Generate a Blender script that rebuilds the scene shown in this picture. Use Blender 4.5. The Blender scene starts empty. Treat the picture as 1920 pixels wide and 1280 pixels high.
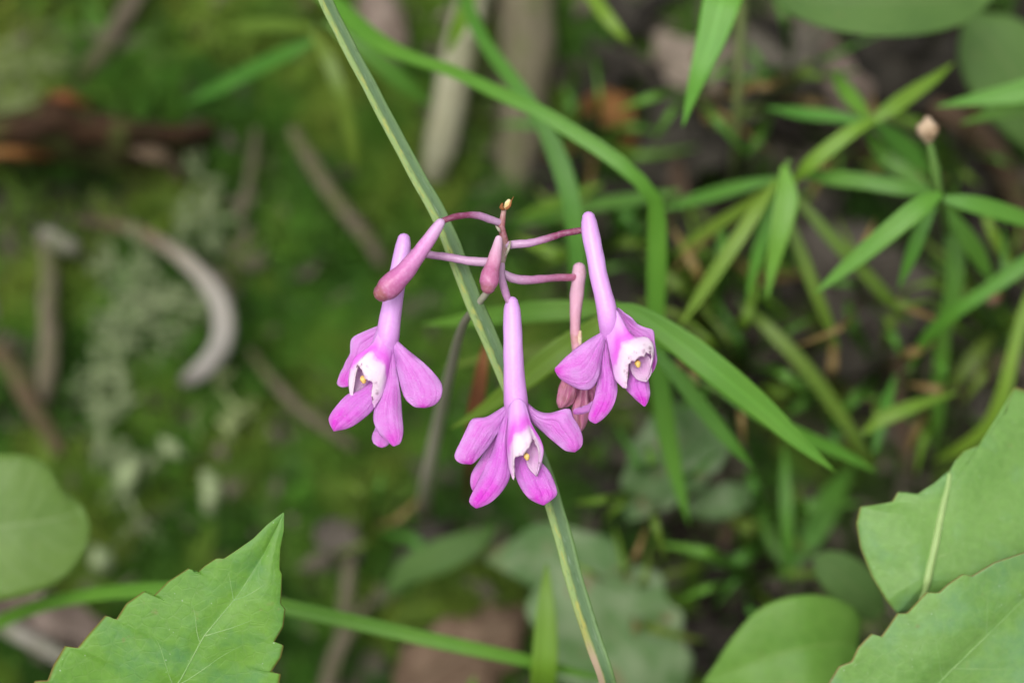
import bpy, math, random
import numpy as np
from mathutils import Vector, noise as mnoise

random.seed(7)
rng = np.random.default_rng(11)
scene = bpy.context.scene
COL = scene.collection

# ------------------------------------------------------------------ camera
FOCUS = 0.300                       # metres to the flowers
WIDTH = 0.125                       # metres across the frame at that distance
PITCH = math.radians(40)
FWD = Vector((0, math.sin(PITCH), -math.cos(PITCH)))
UP = Vector((0, math.cos(PITCH), math.sin(PITCH)))
RIGHT = Vector((1, 0, 0))
CAM = -FWD * 0.425
cd = bpy.data.cameras.new('camera')
cam = bpy.data.objects.new('camera', cd)
COL.objects.link(cam)
cam.location = CAM
cam.rotation_euler = (PITCH, 0, 0)
cd.sensor_width = 22.3
cd.lens = 22.3 * FOCUS / WIDTH
cd.clip_start = 0.01
cd.clip_end = 2000
cd.dof.use_dof = True
cd.dof.focus_distance = FOCUS - 0.001
cd.dof.aperture_fstop = 6.2
cd.dof.aperture_blades = 0
scene.camera = cam

# ------------------------------------------------------------------ world, sun, exposure
SUN_EL, SUN_AZ = math.radians(62), math.radians(205)      # bright haze behind the photographer
w = bpy.data.worlds.new('World')
scene.world = w
w.use_nodes = True
nt = w.node_tree
nt.nodes.clear()
sky = nt.nodes.new('ShaderNodeTexSky')
sky.sky_type = 'NISHITA'
sky.sun_disc = False
sky.sun_elevation = SUN_EL
sky.sun_rotation = SUN_AZ
sky.dust_density = 6.0
sky.air_density = 1.0
hsv = nt.nodes.new('ShaderNodeHueSaturation')             # overcast: nearly colourless sky
hsv.inputs['Saturation'].default_value = 0.2
bg = nt.nodes.new('ShaderNodeBackground')
bg.inputs['Strength'].default_value = 0.105
wo = nt.nodes.new('ShaderNodeOutputWorld')
nt.links.new(sky.outputs[0], hsv.inputs['Color'])
nt.links.new(hsv.outputs[0], bg.inputs['Color'])
nt.links.new(bg.outputs[0], wo.inputs['Surface'])

sd = bpy.data.lights.new('sun', 'SUN')
sd.energy = 1.5
sd.angle = math.radians(36)
sd.color = (1.0, 0.97, 0.92)
sun = bpy.data.objects.new('sun', sd)
COL.objects.link(sun)
sdir = Vector((math.sin(SUN_AZ) * math.cos(SUN_EL), math.cos(SUN_AZ) * math.cos(SUN_EL), math.sin(SUN_EL)))
sun.rotation_euler = sdir.to_track_quat('Z', 'Y').to_euler()
sun.location = (0, 0, 3)

vs = scene.view_settings
vs.view_transform = 'Standard'
vs.look = 'None'
vs.gamma = 1.0
vs.use_curve_mapping = False
vs.exposure = 0.44
scene.cycles.use_denoising = True
try:
    scene.cycles.denoiser = 'OPENIMAGEDENOISE'
except Exception:
    pass
scene.cycles.max_bounces = 8
scene.cycles.transparent_max_bounces = 6

# ------------------------------------------------------------------ helpers
KX = WIDTH / FOCUS / 1920.0
N_BANK = Vector((0, -math.sin(math.radians(30)), math.cos(math.radians(30))))
T_BANK = Vector((0, math.cos(math.radians(30)), math.sin(math.radians(30))))


def P(x, y, d=0.0):
    """point of the place seen at photo position x, y and d millimetres behind the flowers' plane"""
    z = FOCUS + d / 1000.0
    return CAM + (FWD + RIGHT * ((x - 960) * KX) + UP * ((640 - y) * KX)) * z


def px(d=0.0):
    return KX * (FOCUS + d / 1000.0)


def gd(x, y):
    """millimetres behind the flowers' plane at which the bank lies there"""
    v = FWD + RIGHT * ((x - 960) * KX) + UP * ((640 - y) * KX)
    return (-(N_BANK.dot(CAM)) / N_BANK.dot(v) - FOCUS) * 1000.0


def G(x, y, lift=0.0):
    return P(x, y, gd(x, y) - lift)


ORIGIN = {}


def tag(o, label=None, cat=None, group=None, kind=None):
    if label: o['label'] = label
    if cat: o['category'] = cat
    if group: o['group'] = group
    if kind: o['kind'] = kind
    return o


def thing(name, loc, label, cat, group=None):
    o = bpy.data.objects.new(name, None)
    o.empty_display_size = 0.005
    COL.objects.link(o)
    o.location = loc
    ORIGIN[o] = Vector(loc)
    return tag(o, label, cat, group)


def mesh_obj(name, verts, faces, mat, parent=None, uvs=None, origin=None, thick=0.0, smooth=True, offset=0.0):
    if parent is not None:
        org = ORIGIN[parent]
    else:
        org = Vector(origin) if origin is not None else Vector(verts[0])
    me = bpy.data.meshes.new(name)
    me.from_pydata([tuple(Vector(v) - org) for v in verts], [], faces)
    if uvs is not None:
        uvl = me.uv_layers.new(name='UVMap')
        li = np.empty(len(me.loops), dtype=np.int32)
        me.loops.foreach_get('vertex_index', li)
        uvl.data.foreach_set('uv', np.asarray(uvs, dtype=np.float32)[li].ravel())
    if smooth:
        me.polygons.foreach_set('use_smooth', [True] * len(me.polygons))
    me.materials.append(mat)
    me.update()
    o = bpy.data.objects.new(name, me)
    COL.objects.link(o)
    if parent is not None:
        o.parent = parent
    else:
        o.location = org
    ORIGIN[o] = org
    if thick:
        m = o.modifiers.new('thickness', 'SOLIDIFY')
        m.thickness = thick
        m.offset = offset
    return o


def catmull(pts, n, linear=False):
    """n points along the polyline pts (sequences of floats)"""
    p = np.asarray(pts, dtype=float)
    if len(p) == 1:
        return np.repeat(p, n, 0)
    seg = np.linalg.norm(np.diff(p[:, :min(3, p.shape[1])], axis=0), axis=1)
    s = np.concatenate([[0], np.cumsum(np.maximum(seg, 1e-9))])
    t = np.linspace(0, s[-1], n)
    out = np.empty((n, p.shape[1]))
    if linear or len(p) == 2:
        for k in range(p.shape[1]):
            out[:, k] = np.interp(t, s, p[:, k])
        return out
    m = np.empty_like(p)
    m[1:-1] = (p[2:] - p[:-2]) / (s[2:] - s[:-2])[:, None]
    m[0] = (p[1] - p[0]) / (s[1] - s[0])
    m[-1] = (p[-1] - p[-2]) / (s[-1] - s[-2])
    i = np.clip(np.searchsorted(s, t, side='right') - 1, 0, len(p) - 2)
    h = (s[i + 1] - s[i])[:, None]
    q = ((t - s[i])[:, None]) / h
    out = ((2 * q**3 - 3 * q**2 + 1) * p[i] + (q**3 - 2 * q**2 + q) * h * m[i]
           + (-2 * q**3 + 3 * q**2) * p[i + 1] + (q**3 - q**2) * h * m[i + 1])
    return out


def grid_faces(nu, nv, closed=False):
    f = []
    for j in range(nv - 1):
        for i in range(nu - 1 + (1 if closed else 0)):
            a = j * nu + i
            b = j * nu + (i + 1) % nu
            f.append((a, b, b + nu, a + nu))
    return f


def W3(pts):
    return [P(*p) for p in pts]


def tube(name, path, mat, parent=None, n=18, sides=12, world=False, cap=True, origin=None, lump=0.0, flat=1.0):
    """path: (x, y, d, radius in photo pixels), or (X, Y, Z, radius in metres) if world"""
    if world:
        p = catmull([tuple(a) for a in path], n)
    else:
        p = catmull([tuple(P(a[0], a[1], a[2])) + (a[3] * px(a[2]),) for a in path], n)
    c = p[:, :3]
    r = np.maximum(p[:, 3], 2e-5)
    tg = np.gradient(c, axis=0)
    tg /= np.linalg.norm(tg, axis=1)[:, None] + 1e-12
    ref = np.array(RIGHT) if abs(tg[0] @ np.array(RIGHT)) < 0.9 else np.array(UP)
    verts, uvs, rings = [], [], 0
    nrm = np.cross(tg[0], ref)
    nrm /= np.linalg.norm(nrm)
    rows = []
    tot = len(c)
    caps = 3 if cap else 0
    for k in range(tot):
        nrm = nrm - tg[k] * (nrm @ tg[k])
        nrm /= np.linalg.norm(nrm) + 1e-12
        rows.append((c[k], tg[k], nrm.copy(), r[k], k / (tot - 1)))
    full = []
    if cap:
        for q in range(caps):
            a = (q + 0.15) / caps * math.pi / 2
            cc, t0, n0, r0, v0 = rows[0]
            full.append((cc - t0 * r0 * math.cos(a) * 0.95, t0, n0, r0 * math.sin(a), 0.0))
    full += rows
    if cap:
        for q in range(caps - 1, -1, -1):
            a = (q + 0.15) / caps * math.pi / 2
            cc, t0, n0, r0, v0 = rows[-1]
            full.append((cc + t0 * r0 * math.cos(a) * 0.95, t0, n0, r0 * math.sin(a), 1.0))
    sd_ = random.random() * 50
    for cc, t0, n0, r0, v0 in full:
        b0 = np.cross(t0, n0)
        for i in range(sides):
            a = 2 * math.pi * i / sides
            rr = r0
            if lump:
                q = cc / max(r.max(), 1e-6) * 0.7
                rr = r0 * (1 + lump * mnoise.noise(Vector((q[0] + sd_, q[1] + math.cos(a), q[2] + math.sin(a)))))
            verts.append(cc + rr * (n0 * math.cos(a) * flat + b0 * math.sin(a)))
            uvs.append((i / sides, v0))
    nr = len(full)
    f = grid_faces(sides, nr, True)
    f.append(tuple(range(sides - 1, -1, -1)))
    f.append(tuple((nr - 1) * sides + i for i in range(sides)))
    return mesh_obj(name, verts, f, mat, parent, uvs, origin)


class Sheet:
    """a leaf or petal lofted across edge curves; keeps its points so veins can be laid on it"""
    def __init__(self, columns, nu, nv, bulge=0.0, groove=0.0, wav=0.0, linear_edges=False, wavf=3.0, seed=0, ruffle=0.0):
        cols = [catmull([tuple(P(*p)) for p in c], nv, linear_edges) for c in columns]
        A = np.stack(cols, 0)                                 # columns x nv x 3
        nc = len(cols)
        out = np.empty((nv, nu, 3))
        t = np.linspace(0, nc - 1, nu)
        for j in range(nv):
            p = A[:, j, :]
            if nc == 2:
                q = t[:, None]
                out[j] = p[0] * (1 - q) + p[1] * q
            elif nc == 3:
                for i, tt in enumerate(t):
                    out[j, i] = p[0] * (1 - tt) + p[1] * tt if tt <= 1 else p[1] * (2 - tt) + p[2] * (tt - 1)
            else:
                m = np.gradient(p, axis=0)
                i0 = np.clip(np.floor(t).astype(int), 0, nc - 2)
                q = (t - i0)[:, None]
                out[j] = ((2 * q**3 - 3 * q**2 + 1) * p[i0] + (q**3 - 2 * q**2 + q) * m[i0]
                          + (-2 * q**3 + 3 * q**2) * p[i0 + 1] + (q**3 - q**2) * m[i0 + 1])
        u = np.linspace(-1, 1, nu)
        fw = np.array(FWD)
        for j in range(nv):
            v = j / (nv - 1)
            env = math.sin(math.pi * min(1, v * 0.92 + 0.08)) ** 0.7 if v < 1 else 0
            prof = -bulge * env * (1 - u**2) + groove * env * np.exp(-(u / 0.13) ** 2)
            if wav:
                prof = prof + np.array([wav * env * mnoise.noise(Vector((a * 1.6, v * wavf, seed * 7.3))) for a in u])
            if ruffle:
                prof = prof + np.array([ruffle * env * abs(a) ** 3 * (0.5 + 2.2 * mnoise.noise(Vector((2.0 * (a > 0), v * 7.5, seed * 5.1)))) for a in u])
            out[j] += fw[None, :] * (prof / 1000.0)[:, None]
        self.p, self.nu, self.nv = out, nu, nv

    def at(self, u, v, lift=0.0):
        fi = (u + 1) / 2 * (self.nu - 1)
        fj = v * (self.nv - 1)
        i, j = int(min(max(fi, 0), self.nu - 2)), int(min(max(fj, 0), self.nv - 2))
        a, b = fi - i, fj - j
        q = (self.p[j, i] * (1 - a) * (1 - b) + self.p[j, i + 1] * a * (1 - b)
             + self.p[j + 1, i] * (1 - a) * b + self.p[j + 1, i + 1] * a * b)
        return Vector(q) - FWD * (lift / 1000.0)

    def build(self, name, mat, parent=None, thick=0.00025, origin=None):
        uv = [(i / (self.nu - 1), j / (self.nv - 1)) for j in range(self.nv) for i in range(self.nu)]
        return mesh_obj(name, list(self.p.reshape(-1, 3)), grid_faces(self.nu, self.nv), mat, parent, uv, origin, thick)


def ribbon(name, path, mat, parent=None, nv=34, nu=9, roll=0.0, fold=0.15, curl=0.0, thick=0.00018,
           origin=None, twist=0.0, teeth=None, wav=0.0, seed=0, world=False, jag=0.0):
    """path: (x, y, d, full width in photo pixels) from base to tip"""
    if world:
        p = catmull([tuple(a) for a in path], nv)
    else:
        p = catmull([tuple(P(a[0], a[1], a[2])) + (a[3] * 0.5 * px(a[2]),) for a in path], nv)
    c, wd = p[:, :3], np.maximum(p[:, 3], 3e-5)
    tg = np.gradient(c, axis=0)
    tg /= np.linalg.norm(tg, axis=1)[:, None] + 1e-12
    verts, uvs = [], []
    u = np.linspace(-1, 1, nu)
    fw = np.array(FWD)
    for k in range(nv):
        v = k / (nv - 1)
        side = np.cross(tg[k], fw)
        side /= np.linalg.norm(side) + 1e-12
        nor = np.cross(side, tg[k])
        if nor @ fw > 0:
            nor = -nor
        a = math.radians(roll + twist * (v - 0.5))
        s2 = side * math.cos(a) + nor * math.sin(a)
        n2 = nor * math.cos(a) - side * math.sin(a)
        wk = wd[k]
        if teeth:
            wk = wk * (1 + teeth[1] * ((v * teeth[0]) % 1.0 - 0.5))
        for i in range(nu):
            h = wk * (fold * abs(u[i]) - curl * u[i] ** 2)
            if wav:
                h += wav * wk * mnoise.noise(Vector((u[i] * 1.3, v * 4, seed * 3.7)))
            wj = wk * (1 + jag * mnoise.noise(Vector((v * max(9, nv / 4), 5.0 * (u[i] > 0), seed * 2.3)))) if jag else wk
            verts.append(c[k] + s2 * wj * u[i] + n2 * h)
            uvs.append((i / (nu - 1), v))
    return mesh_obj(name, verts, grid_faces(nu, nv), mat, parent, uvs, origin, thick)


# ------------------------------------------------------------------ materials
class Nodes:
    def __init__(self, name):
        self.m = bpy.data.materials.new(name)
        self.m.use_nodes = True
        self.t = self.m.node_tree
        self.t.nodes.clear()
        self.out = self.t.nodes.new('ShaderNodeOutputMaterial')

    def n(self, kind, **kw):
        x = self.t.nodes.new('ShaderNode' + kind)
        for k, v in kw.items():
            setattr(x, k, v)
        return x

    def link(self, a, b):
        self.t.links.new(a, b)

    def uv(self, sx=1, sy=1, sz=1):
        c = self.n('TexCoord')
        mp = self.n('Mapping')
        mp.inputs['Scale'].default_value = (sx, sy, sz)
        self.link(c.outputs['UV'], mp.inputs['Vector'])
        return mp.outputs[0]

    def obj(self, s=1):
        c = self.n('TexCoord')
        mp = self.n('Mapping')
        mp.inputs['Scale'].default_value = (s, s, s)
        self.link(c.outputs['Object'], mp.inputs['Vector'])
        return mp.outputs[0]

    def noise(self, vec, scale, detail=4, rough=0.55):
        x = self.n('TexNoise')
        x.inputs['Scale'].default_value = scale
        x.inputs['Detail'].default_value = detail
        x.inputs['Roughness'].default_value = rough
        self.link(vec, x.inputs['Vector'])
        return x.outputs['Fac']

    def ramp(self, fac, stops, interp='LINEAR'):
        r = self.n('ValToRGB')
        r.color_ramp.interpolation = interp
        e = r.color_ramp.elements
        while len(e) > 1:
            e.remove(e[-1])
        e[0].position, e[0].color = stops[0][0], tuple(stops[0][1]) + (1,)
        for pos, c in stops[1:]:
            q = e.new(pos)
            q.color = tuple(c) + (1,)
        self.link(fac, r.inputs['Fac'])
        return r.outputs['Color']

    def val(self, fac, lo, hi, a=0.0, b=1.0):
        x = self.n('MapRange')
        x.inputs['From Min'].default_value = lo
        x.inputs['From Max'].default_value = hi
        x.inputs['To Min'].default_value = a
        x.inputs['To Max'].default_value = b
        self.link(fac, x.inputs['Value'])
        return x.outputs['Result']

    def mix(self, fac, a, b, mode='MIX'):
        x = self.n('Mix', data_type='RGBA', blend_type=mode)
        for s, v in ((0, fac), (6, a), (7, b)):
            if isinstance(v, (int, float)):
                x.inputs[s].default_value = v
            elif isinstance(v, tuple):
                x.inputs[s].default_value = v + (1,)
            else:
                self.link(v, x.inputs[s])
        return x.outputs[2]

    def math(self, op, a, b=0.0):
        x = self.n('Math', operation=op)
        for s, v in ((0, a), (1, b)):
            if isinstance(v, (int, float)):
                x.inputs[s].default_value = v
            else:
                self.link(v, x.inputs[s])
        return x.outputs[0]

    def sep(self, vec):
        x = self.n('SeparateXYZ')
        self.link(vec, x.inputs[0])
        return x.outputs

    def bump(self, h, strength, dist):
        x = self.n('Bump')
        x.inputs['Strength'].default_value = strength
        x.inputs['Distance'].default_value = dist
        self.link(h, x.inputs['Height'])
        return x.outputs[0]

    def random_tint(self, col, hue=0.02, val=0.25):
        oi = self.n('ObjectInfo')
        h = self.n('HueSaturation')
        self.link(self.val(oi.outputs['Random'], 0, 1, 0.5 - hue, 0.5 + hue), h.inputs['Hue'])
        r2 = self.math('FRACT', self.math('MULTIPLY', oi.outputs['Random'], 17.31))
        self.link(self.val(r2, 0, 1, 1 - val, 1 + val), h.inputs['Value'])
        self.link(col, h.inputs['Color'])
        return h.outputs[0]

    def finish(self, col, rough=0.5, trans=0.0, normal=None, spec=0.4, tcol=None, sheen=0.0):
        b = self.n('BsdfPrincipled')
        if isinstance(col, tuple):
            b.inputs['Base Color'].default_value = col + (1,)
        else:
            self.link(col, b.inputs['Base Color'])
        b.inputs['Roughness'].default_value = rough
        b.inputs['Specular IOR Level'].default_value = spec
        if sheen:
            b.inputs['Sheen Weight'].default_value = sheen
        if normal is not None:
            self.link(normal, b.inputs['Normal'])
        last = b.outputs[0]
        if trans:
            tr = self.n('BsdfTranslucent')
            src = tcol if tcol is not None else col
            if isinstance(src, tuple):
                tr.inputs['Color'].default_value = src + (1,)
            else:
                self.link(src, tr.inputs['Color'])
            mx = self.n('MixShader')
            mx.inputs[0].default_value = trans
            self.link(last, mx.inputs[1])
            self.link(tr.outputs[0], mx.inputs[2])
            last = mx.outputs[0]
        self.link(last, self.out.inputs['Surface'])
        return self.m


def petal_mat(name, base, mid, tip, edge, tip_at=0.8):
    N = Nodes(name)
    uv = N.sep(N.uv())
    col = N.ramp(uv[1], [(0.0, base), (0.35, mid), (tip_at - 0.12, mid), (tip_at + 0.14, tip), (1.0, tip)])
    ue = N.math('ABSOLUTE', N.math('SUBTRACT', uv[0], 0.5))
    col = N.mix(N.val(ue, 0.22, 0.5, 0, 0.75), col, edge)
    vein = N.noise(N.uv(15, 1.3, 1), 1.0, 3)
    col = N.mix(N.val(vein, 0.46, 0.66, 0, 0.6), col, tuple((a * 0.6 + b * 0.4) * 0.97 for a, b in zip(tip, mid)))
    blot = N.noise(N.obj(), 520, 4)
    col = N.mix(N.val(blot, 0.4, 0.7, 0, 0.55), col, edge)
    fine = N.noise(N.obj(), 5200, 2)
    spk = N.noise(N.obj(), 3800, 2)
    col = N.mix(N.val(spk, 0.58, 0.78, 0, 0.3), col, (0.85, 0.62, 0.88))
    nb = N.bump(N.math('ADD', fine, N.math('MULTIPLY', vein, 1.2)), 0.7, 0.0002)
    return N.finish(col, 0.42, 0.3, nb, 0.45)


PINK_EDGE = (0.75, 0.42, 0.84)
M_PETAL = petal_mat('petal_lilac', (0.77, 0.36, 0.84), (0.74, 0.22, 0.75), (0.73, 0.05, 0.66), PINK_EDGE)
M_PETAL_DEEP = petal_mat('petal_magenta', (0.73, 0.30, 0.80), (0.72, 0.18, 0.75), (0.73, 0.028, 0.67), (0.73, 0.34, 0.80), 0.66)


def tube_mat(name, stops, spots=None, trans=0.1, rough=0.4):
    N = Nodes(name)
    uv = N.sep(N.uv())
    col = N.ramp(uv[1], stops)
    vein = N.noise(N.uv(24, 1.0, 1), 1.0, 2)
    col = N.mix(N.val(vein, 0.45, 0.7, 0, 0.22), col, N.ramp(uv[1], [(s, tuple(c * k for c, k in zip(q, (0.85, 0.55, 0.85)))) for s, q in stops]))
    fine = N.noise(N.obj(), 2400, 3)
    col = N.mix(N.val(fine, 0.45, 0.75, 0, 0.18), col, (0.82, 0.6, 0.85))
    if spots:
        sp = N.noise(N.obj(), 420, 3)
        col = N.mix(N.val(sp, spots[0], spots[0] + 0.1, 0, spots[2]), col, spots[1])
    nb = N.bump(fine, 0.18, 0.0002)
    return N.finish(col, rough, trans, nb, 0.45)


LAV = (0.76, 0.42, 0.89)
M_SPUR = tube_mat('spur_lavender', [(0.0, (0.68, 0.36, 0.78)), (0.3, LAV), (0.75, (0.72, 0.35, 0.80)), (1.0, (0.68, 0.27, 0.73))])
M_BUD = tube_mat('bud_pink', [(0.0, (0.66, 0.42, 0.66)), (0.3, (0.64, 0.26, 0.56)), (0.75, (0.56, 0.16, 0.40)), (0.95, (0.48, 0.13, 0.28)), (1.0, (0.34, 0.11, 0.12))], (0.58, (0.35, 0.07, 0.24), 0.3))
M_BUD_PALE = tube_mat('bud_pale', [(0.0, (0.75, 0.52, 0.66)), (0.35, (0.70, 0.36, 0.52)), (0.7, (0.48, 0.14, 0.28)), (0.92, (0.48, 0.15, 0.30)), (1.0, (0.38, 0.13, 0.18))], (0.6, (0.22, 0.12, 0.07), 0.5))
M_PED = tube_mat('pedicel_purple', [(0.0, (0.52, 0.34, 0.50)), (0.35, (0.50, 0.26, 0.46)), (0.62, (0.24, 0.05, 0.12)), (1.0, (0.22, 0.045, 0.09))])
M_PED_PINK = tube_mat('pedicel_pink', [(0.0, (0.52, 0.34, 0.50)), (0.4, (0.48, 0.2, 0.38)), (1.0, (0.42, 0.11, 0.2))])
M_PED_LILAC = tube_mat('pedicel_lilac', [(0.0, (0.56, 0.36, 0.52)), (0.5, (0.50, 0.27, 0.46)), (1.0, (0.36, 0.16, 0.32))])
M_WITHER = tube_mat('withered_pink', [(0.0, (0.66, 0.40, 0.52)), (0.35, (0.68, 0.36, 0.48)), (0.62, (0.64, 0.32, 0.38)), (1.0, (0.6, 0.28, 0.36))], (0.6, (0.42, 0.2, 0.09), 0.6), 0.1, 0.6)
M_RACHIS = tube_mat('rachis', [(0.0, (0.22, 0.19, 0.11)), (0.25, (0.30, 0.29, 0.20)), (0.91, (0.34, 0.34, 0.24)), (0.955, (0.36, 0.28, 0.22)), (0.975, (0.26, 0.08, 0.09)), (0.988, (0.28, 0.10, 0.10)), (1.0, (0.44, 0.28, 0.24))], None, 0.0, 0.5)


def shrivel_mat():
    N = Nodes('shrivelled_petal')
    v = N.noise(N.uv(22, 1.2, 1), 1.0, 4)
    col = N.ramp(v, [(0.34, (0.52, 0.10, 0.26)), (0.48, (0.76, 0.26, 0.46)), (0.66, (0.84, 0.48, 0.58))])
    b = N.noise(N.obj(), 500, 3)
    col = N.mix(N.val(b, 0.56, 0.72, 0, 0.4), col, (0.55, 0.3, 0.15))
    return N.finish(col, 0.55, 0.22, N.bump(v, 0.6, 0.0006))


M_SHRIVEL = shrivel_mat()


def lip_mat():
    N = Nodes('lip_white_rimmed')
    uv = N.sep(N.uv())
    jit = N.math('MULTIPLY', N.math('SUBTRACT', N.noise(N.obj(), 900, 3), 0.5), 0.16)
    v = N.math('ADD', uv[1], jit)
    col = N.ramp(v, [(0.0, (0.70, 0.36, 0.80)), (0.26, (0.74, 0.34, 0.81)), (0.48, (0.73, 0.13, 0.72)), (0.58, (0.74, 0.17, 0.73)),
                     (0.67, (0.80, 0.57, 0.80)), (0.82, (0.83, 0.69, 0.81)), (1.0, (0.83, 0.66, 0.78))])
    ue = N.math('ABSOLUTE', N.math('SUBTRACT', uv[0], 0.5))
    col = N.mix(N.val(ue, 0.34, 0.5, 0, 0.7), col, (0.70, 0.28, 0.74))
    vo = N.n('TexVoronoi')
    vo.inputs['Scale'].default_value = 1150
    N.link(N.obj(), vo.inputs['Vector'])
    speck = N.val(vo.outputs['Distance'], 0.2, 0.42, 1, 0)
    gate = N.val(N.noise(N.obj(), 900, 1), 0.48, 0.54)
    rim = N.val(uv[1], 0.80, 0.95)
    f = N.math('MULTIPLY', N.math('MULTIPLY', speck, gate), rim)
    col = N.mix(N.math('MULTIPLY', f, 0.85), col, (0.16, 0.02, 0.10))
    mot = N.noise(N.obj(), 1300, 2)
    col = N.mix(N.math('MULTIPLY', N.val(mot, 0.48, 0.66, 0, 0.5), rim), col, (0.56, 0.28, 0.5))
    return N.finish(col, 0.42, 0.16, N.bump(N.noise(N.obj(), 2500, 2), 0.3, 0.0002))


M_LIP = lip_mat()
M_LIPFLOOR = petal_mat('lip_floor', (0.78, 0.30, 0.76), (0.82, 0.46, 0.80), (0.84, 0.62, 0.82), (0.84, 0.62, 0.82), 0.7)


def plain(name, c1, c2, scale, rough=0.6, trans=0.0, bump=0.3, dist=0.0004, tint=None):
    N = Nodes(name)
    f = N.noise(N.obj(), scale, 5)
    col = N.ramp(f, [(0.32, c1), (0.68, c2)])
    if tint:
        col = N.random_tint(col, *tint)
    return N.finish(col, rough, trans, N.bump(f, bump, dist), 0.3)


M_ANTHER = plain('anther_yellow', (0.72, 0.44, 0.10), (0.85, 0.62, 0.22), 900, 0.5, 0.0)
M_CREAM = plain('cream_tip', (0.70, 0.50, 0.20), (0.85, 0.76, 0.50), 700, 0.5)
M_BROWNBITS = plain('dry_bract', (0.20, 0.07, 0.02), (0.36, 0.15, 0.05), 800, 0.7)


def blade_mat(name, c, c2, rib=0.35, yellow=None, tint=(0.01, 0.10), trans=0.3, tip=None):
    N = Nodes(name)
    uv = N.sep(N.uv())
    f = N.noise(N.uv(26, 1.2, 1), 1.0, 3)
    col = N.ramp(f, [(0.3, c), (0.7, c2)])
    b = N.noise(N.obj(), 90, 4)
    col = N.mix(N.val(b, 0.4, 0.75, 0, 0.4), col, tuple(x * k for x, k in zip(c2, (1.35, 1.1, 1.0))))
    ue = N.math('ABSOLUTE', N.math('SUBTRACT', uv[0], 0.5))
    col = N.mix(N.val(ue, 0.0, 0.06, rib, 0), col, tuple(min(1, x * 1.7 + 0.01) for x in c2))
    if tip:
        col = N.mix(N.val(uv[1], 0.86, 1.0, 0, 0.9), col, tip)
    if yellow:
        ysp = N.noise(N.obj(), 160, 4)
        col = N.mix(N.val(ysp, 0.58, 0.68, 0, 0.8), col, yellow)
    col = N.random_tint(col, *tint)
    return N.finish(col, 0.42, trans, N.bump(f, 0.25, 0.0003), 0.4, tcol=N.mix(0.5, col, (0.20, 0.42, 0.02)))


M_BLADE = blade_mat('blade_fresh', (0.098, 0.275, 0.028), (0.130, 0.325, 0.036))
M_BLADE_Y = blade_mat('blade_yellow_green', (0.135, 0.270, 0.022), (0.175, 0.320, 0.030))
M_BLADE_D = blade_mat('blade_deep', (0.078, 0.225, 0.026), (0.100, 0.265, 0.034))
M_BLADE_O = blade_mat('blade_olive', (0.118, 0.205, 0.022), (0.150, 0.245, 0.032))
M_BLADE_DRY = blade_mat('blade_dry', (0.22, 0.15, 0.05), (0.30, 0.22, 0.08))


def diagonal_mat(va, vb):
    """va, vb: where along the blade the orange blemish and then the torn edge begin"""
    N = Nodes('ribbed_blade')
    uv = N.sep(N.uv())
    pos = N.math('ADD', uv[0], N.math('MULTIPLY', N.math('SUBTRACT', N.noise(N.uv(1, 30, 1), 1.0, 3), 0.5), 0.14))
    col = N.ramp(pos, [(0.0, (0.15, 0.25, 0.06)), (0.06, (0.26, 0.37, 0.13)), (0.32, (0.23, 0.35, 0.11)), (0.41, (0.10, 0.17, 0.05)),
                       (0.48, (0.085, 0.165, 0.065)), (0.70, (0.12, 0.21, 0.09)), (0.9, (0.16, 0.27, 0.10)), (1.0, (0.10, 0.2, 0.04))])
    ysp = N.noise(N.uv(5, 95, 1), 1.0, 4)
    edge = N.val(N.math('ABSOLUTE', N.math('SUBTRACT', uv[0], 0.27)), 0.04, 0.18, 1, 0)
    col = N.mix(N.math('MULTIPLY', N.val(ysp, 0.48, 0.62, 0, 0.75), edge), col, (0.42, 0.40, 0.08))
    dk = N.noise(N.uv(8, 130, 1), 1.0, 4)
    col = N.mix(N.val(dk, 0.56, 0.68, 0, 0.55), col, (0.055, 0.10, 0.035))
    pale = N.noise(N.uv(5, 80, 2), 1.0, 3)
    col = N.mix(N.val(pale, 0.6, 0.75, 0, 0.4), col, (0.30, 0.38, 0.28))
    side = N.val(uv[0], 0.42, 0.30)
    worn = N.math('MULTIPLY', side, N.val(uv[1], vb, vb + 0.012))
    orange = N.math('MULTIPLY', side, N.math('MULTIPLY', N.val(uv[1], va, va + 0.05), N.val(uv[1], vb + 0.015, vb)))
    col = N.mix(N.math('MULTIPLY', orange, 0.6), col, (0.42, 0.26, 0.04))
    col = N.mix(N.math('MULTIPLY', worn, 0.9), col, (0.42, 0.30, 0.22))
    return N.finish(col, 0.48, 0.12, N.bump(N.noise(N.uv(34, 3, 1), 1.0, 2), 0.35, 0.0004), 0.4)




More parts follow.
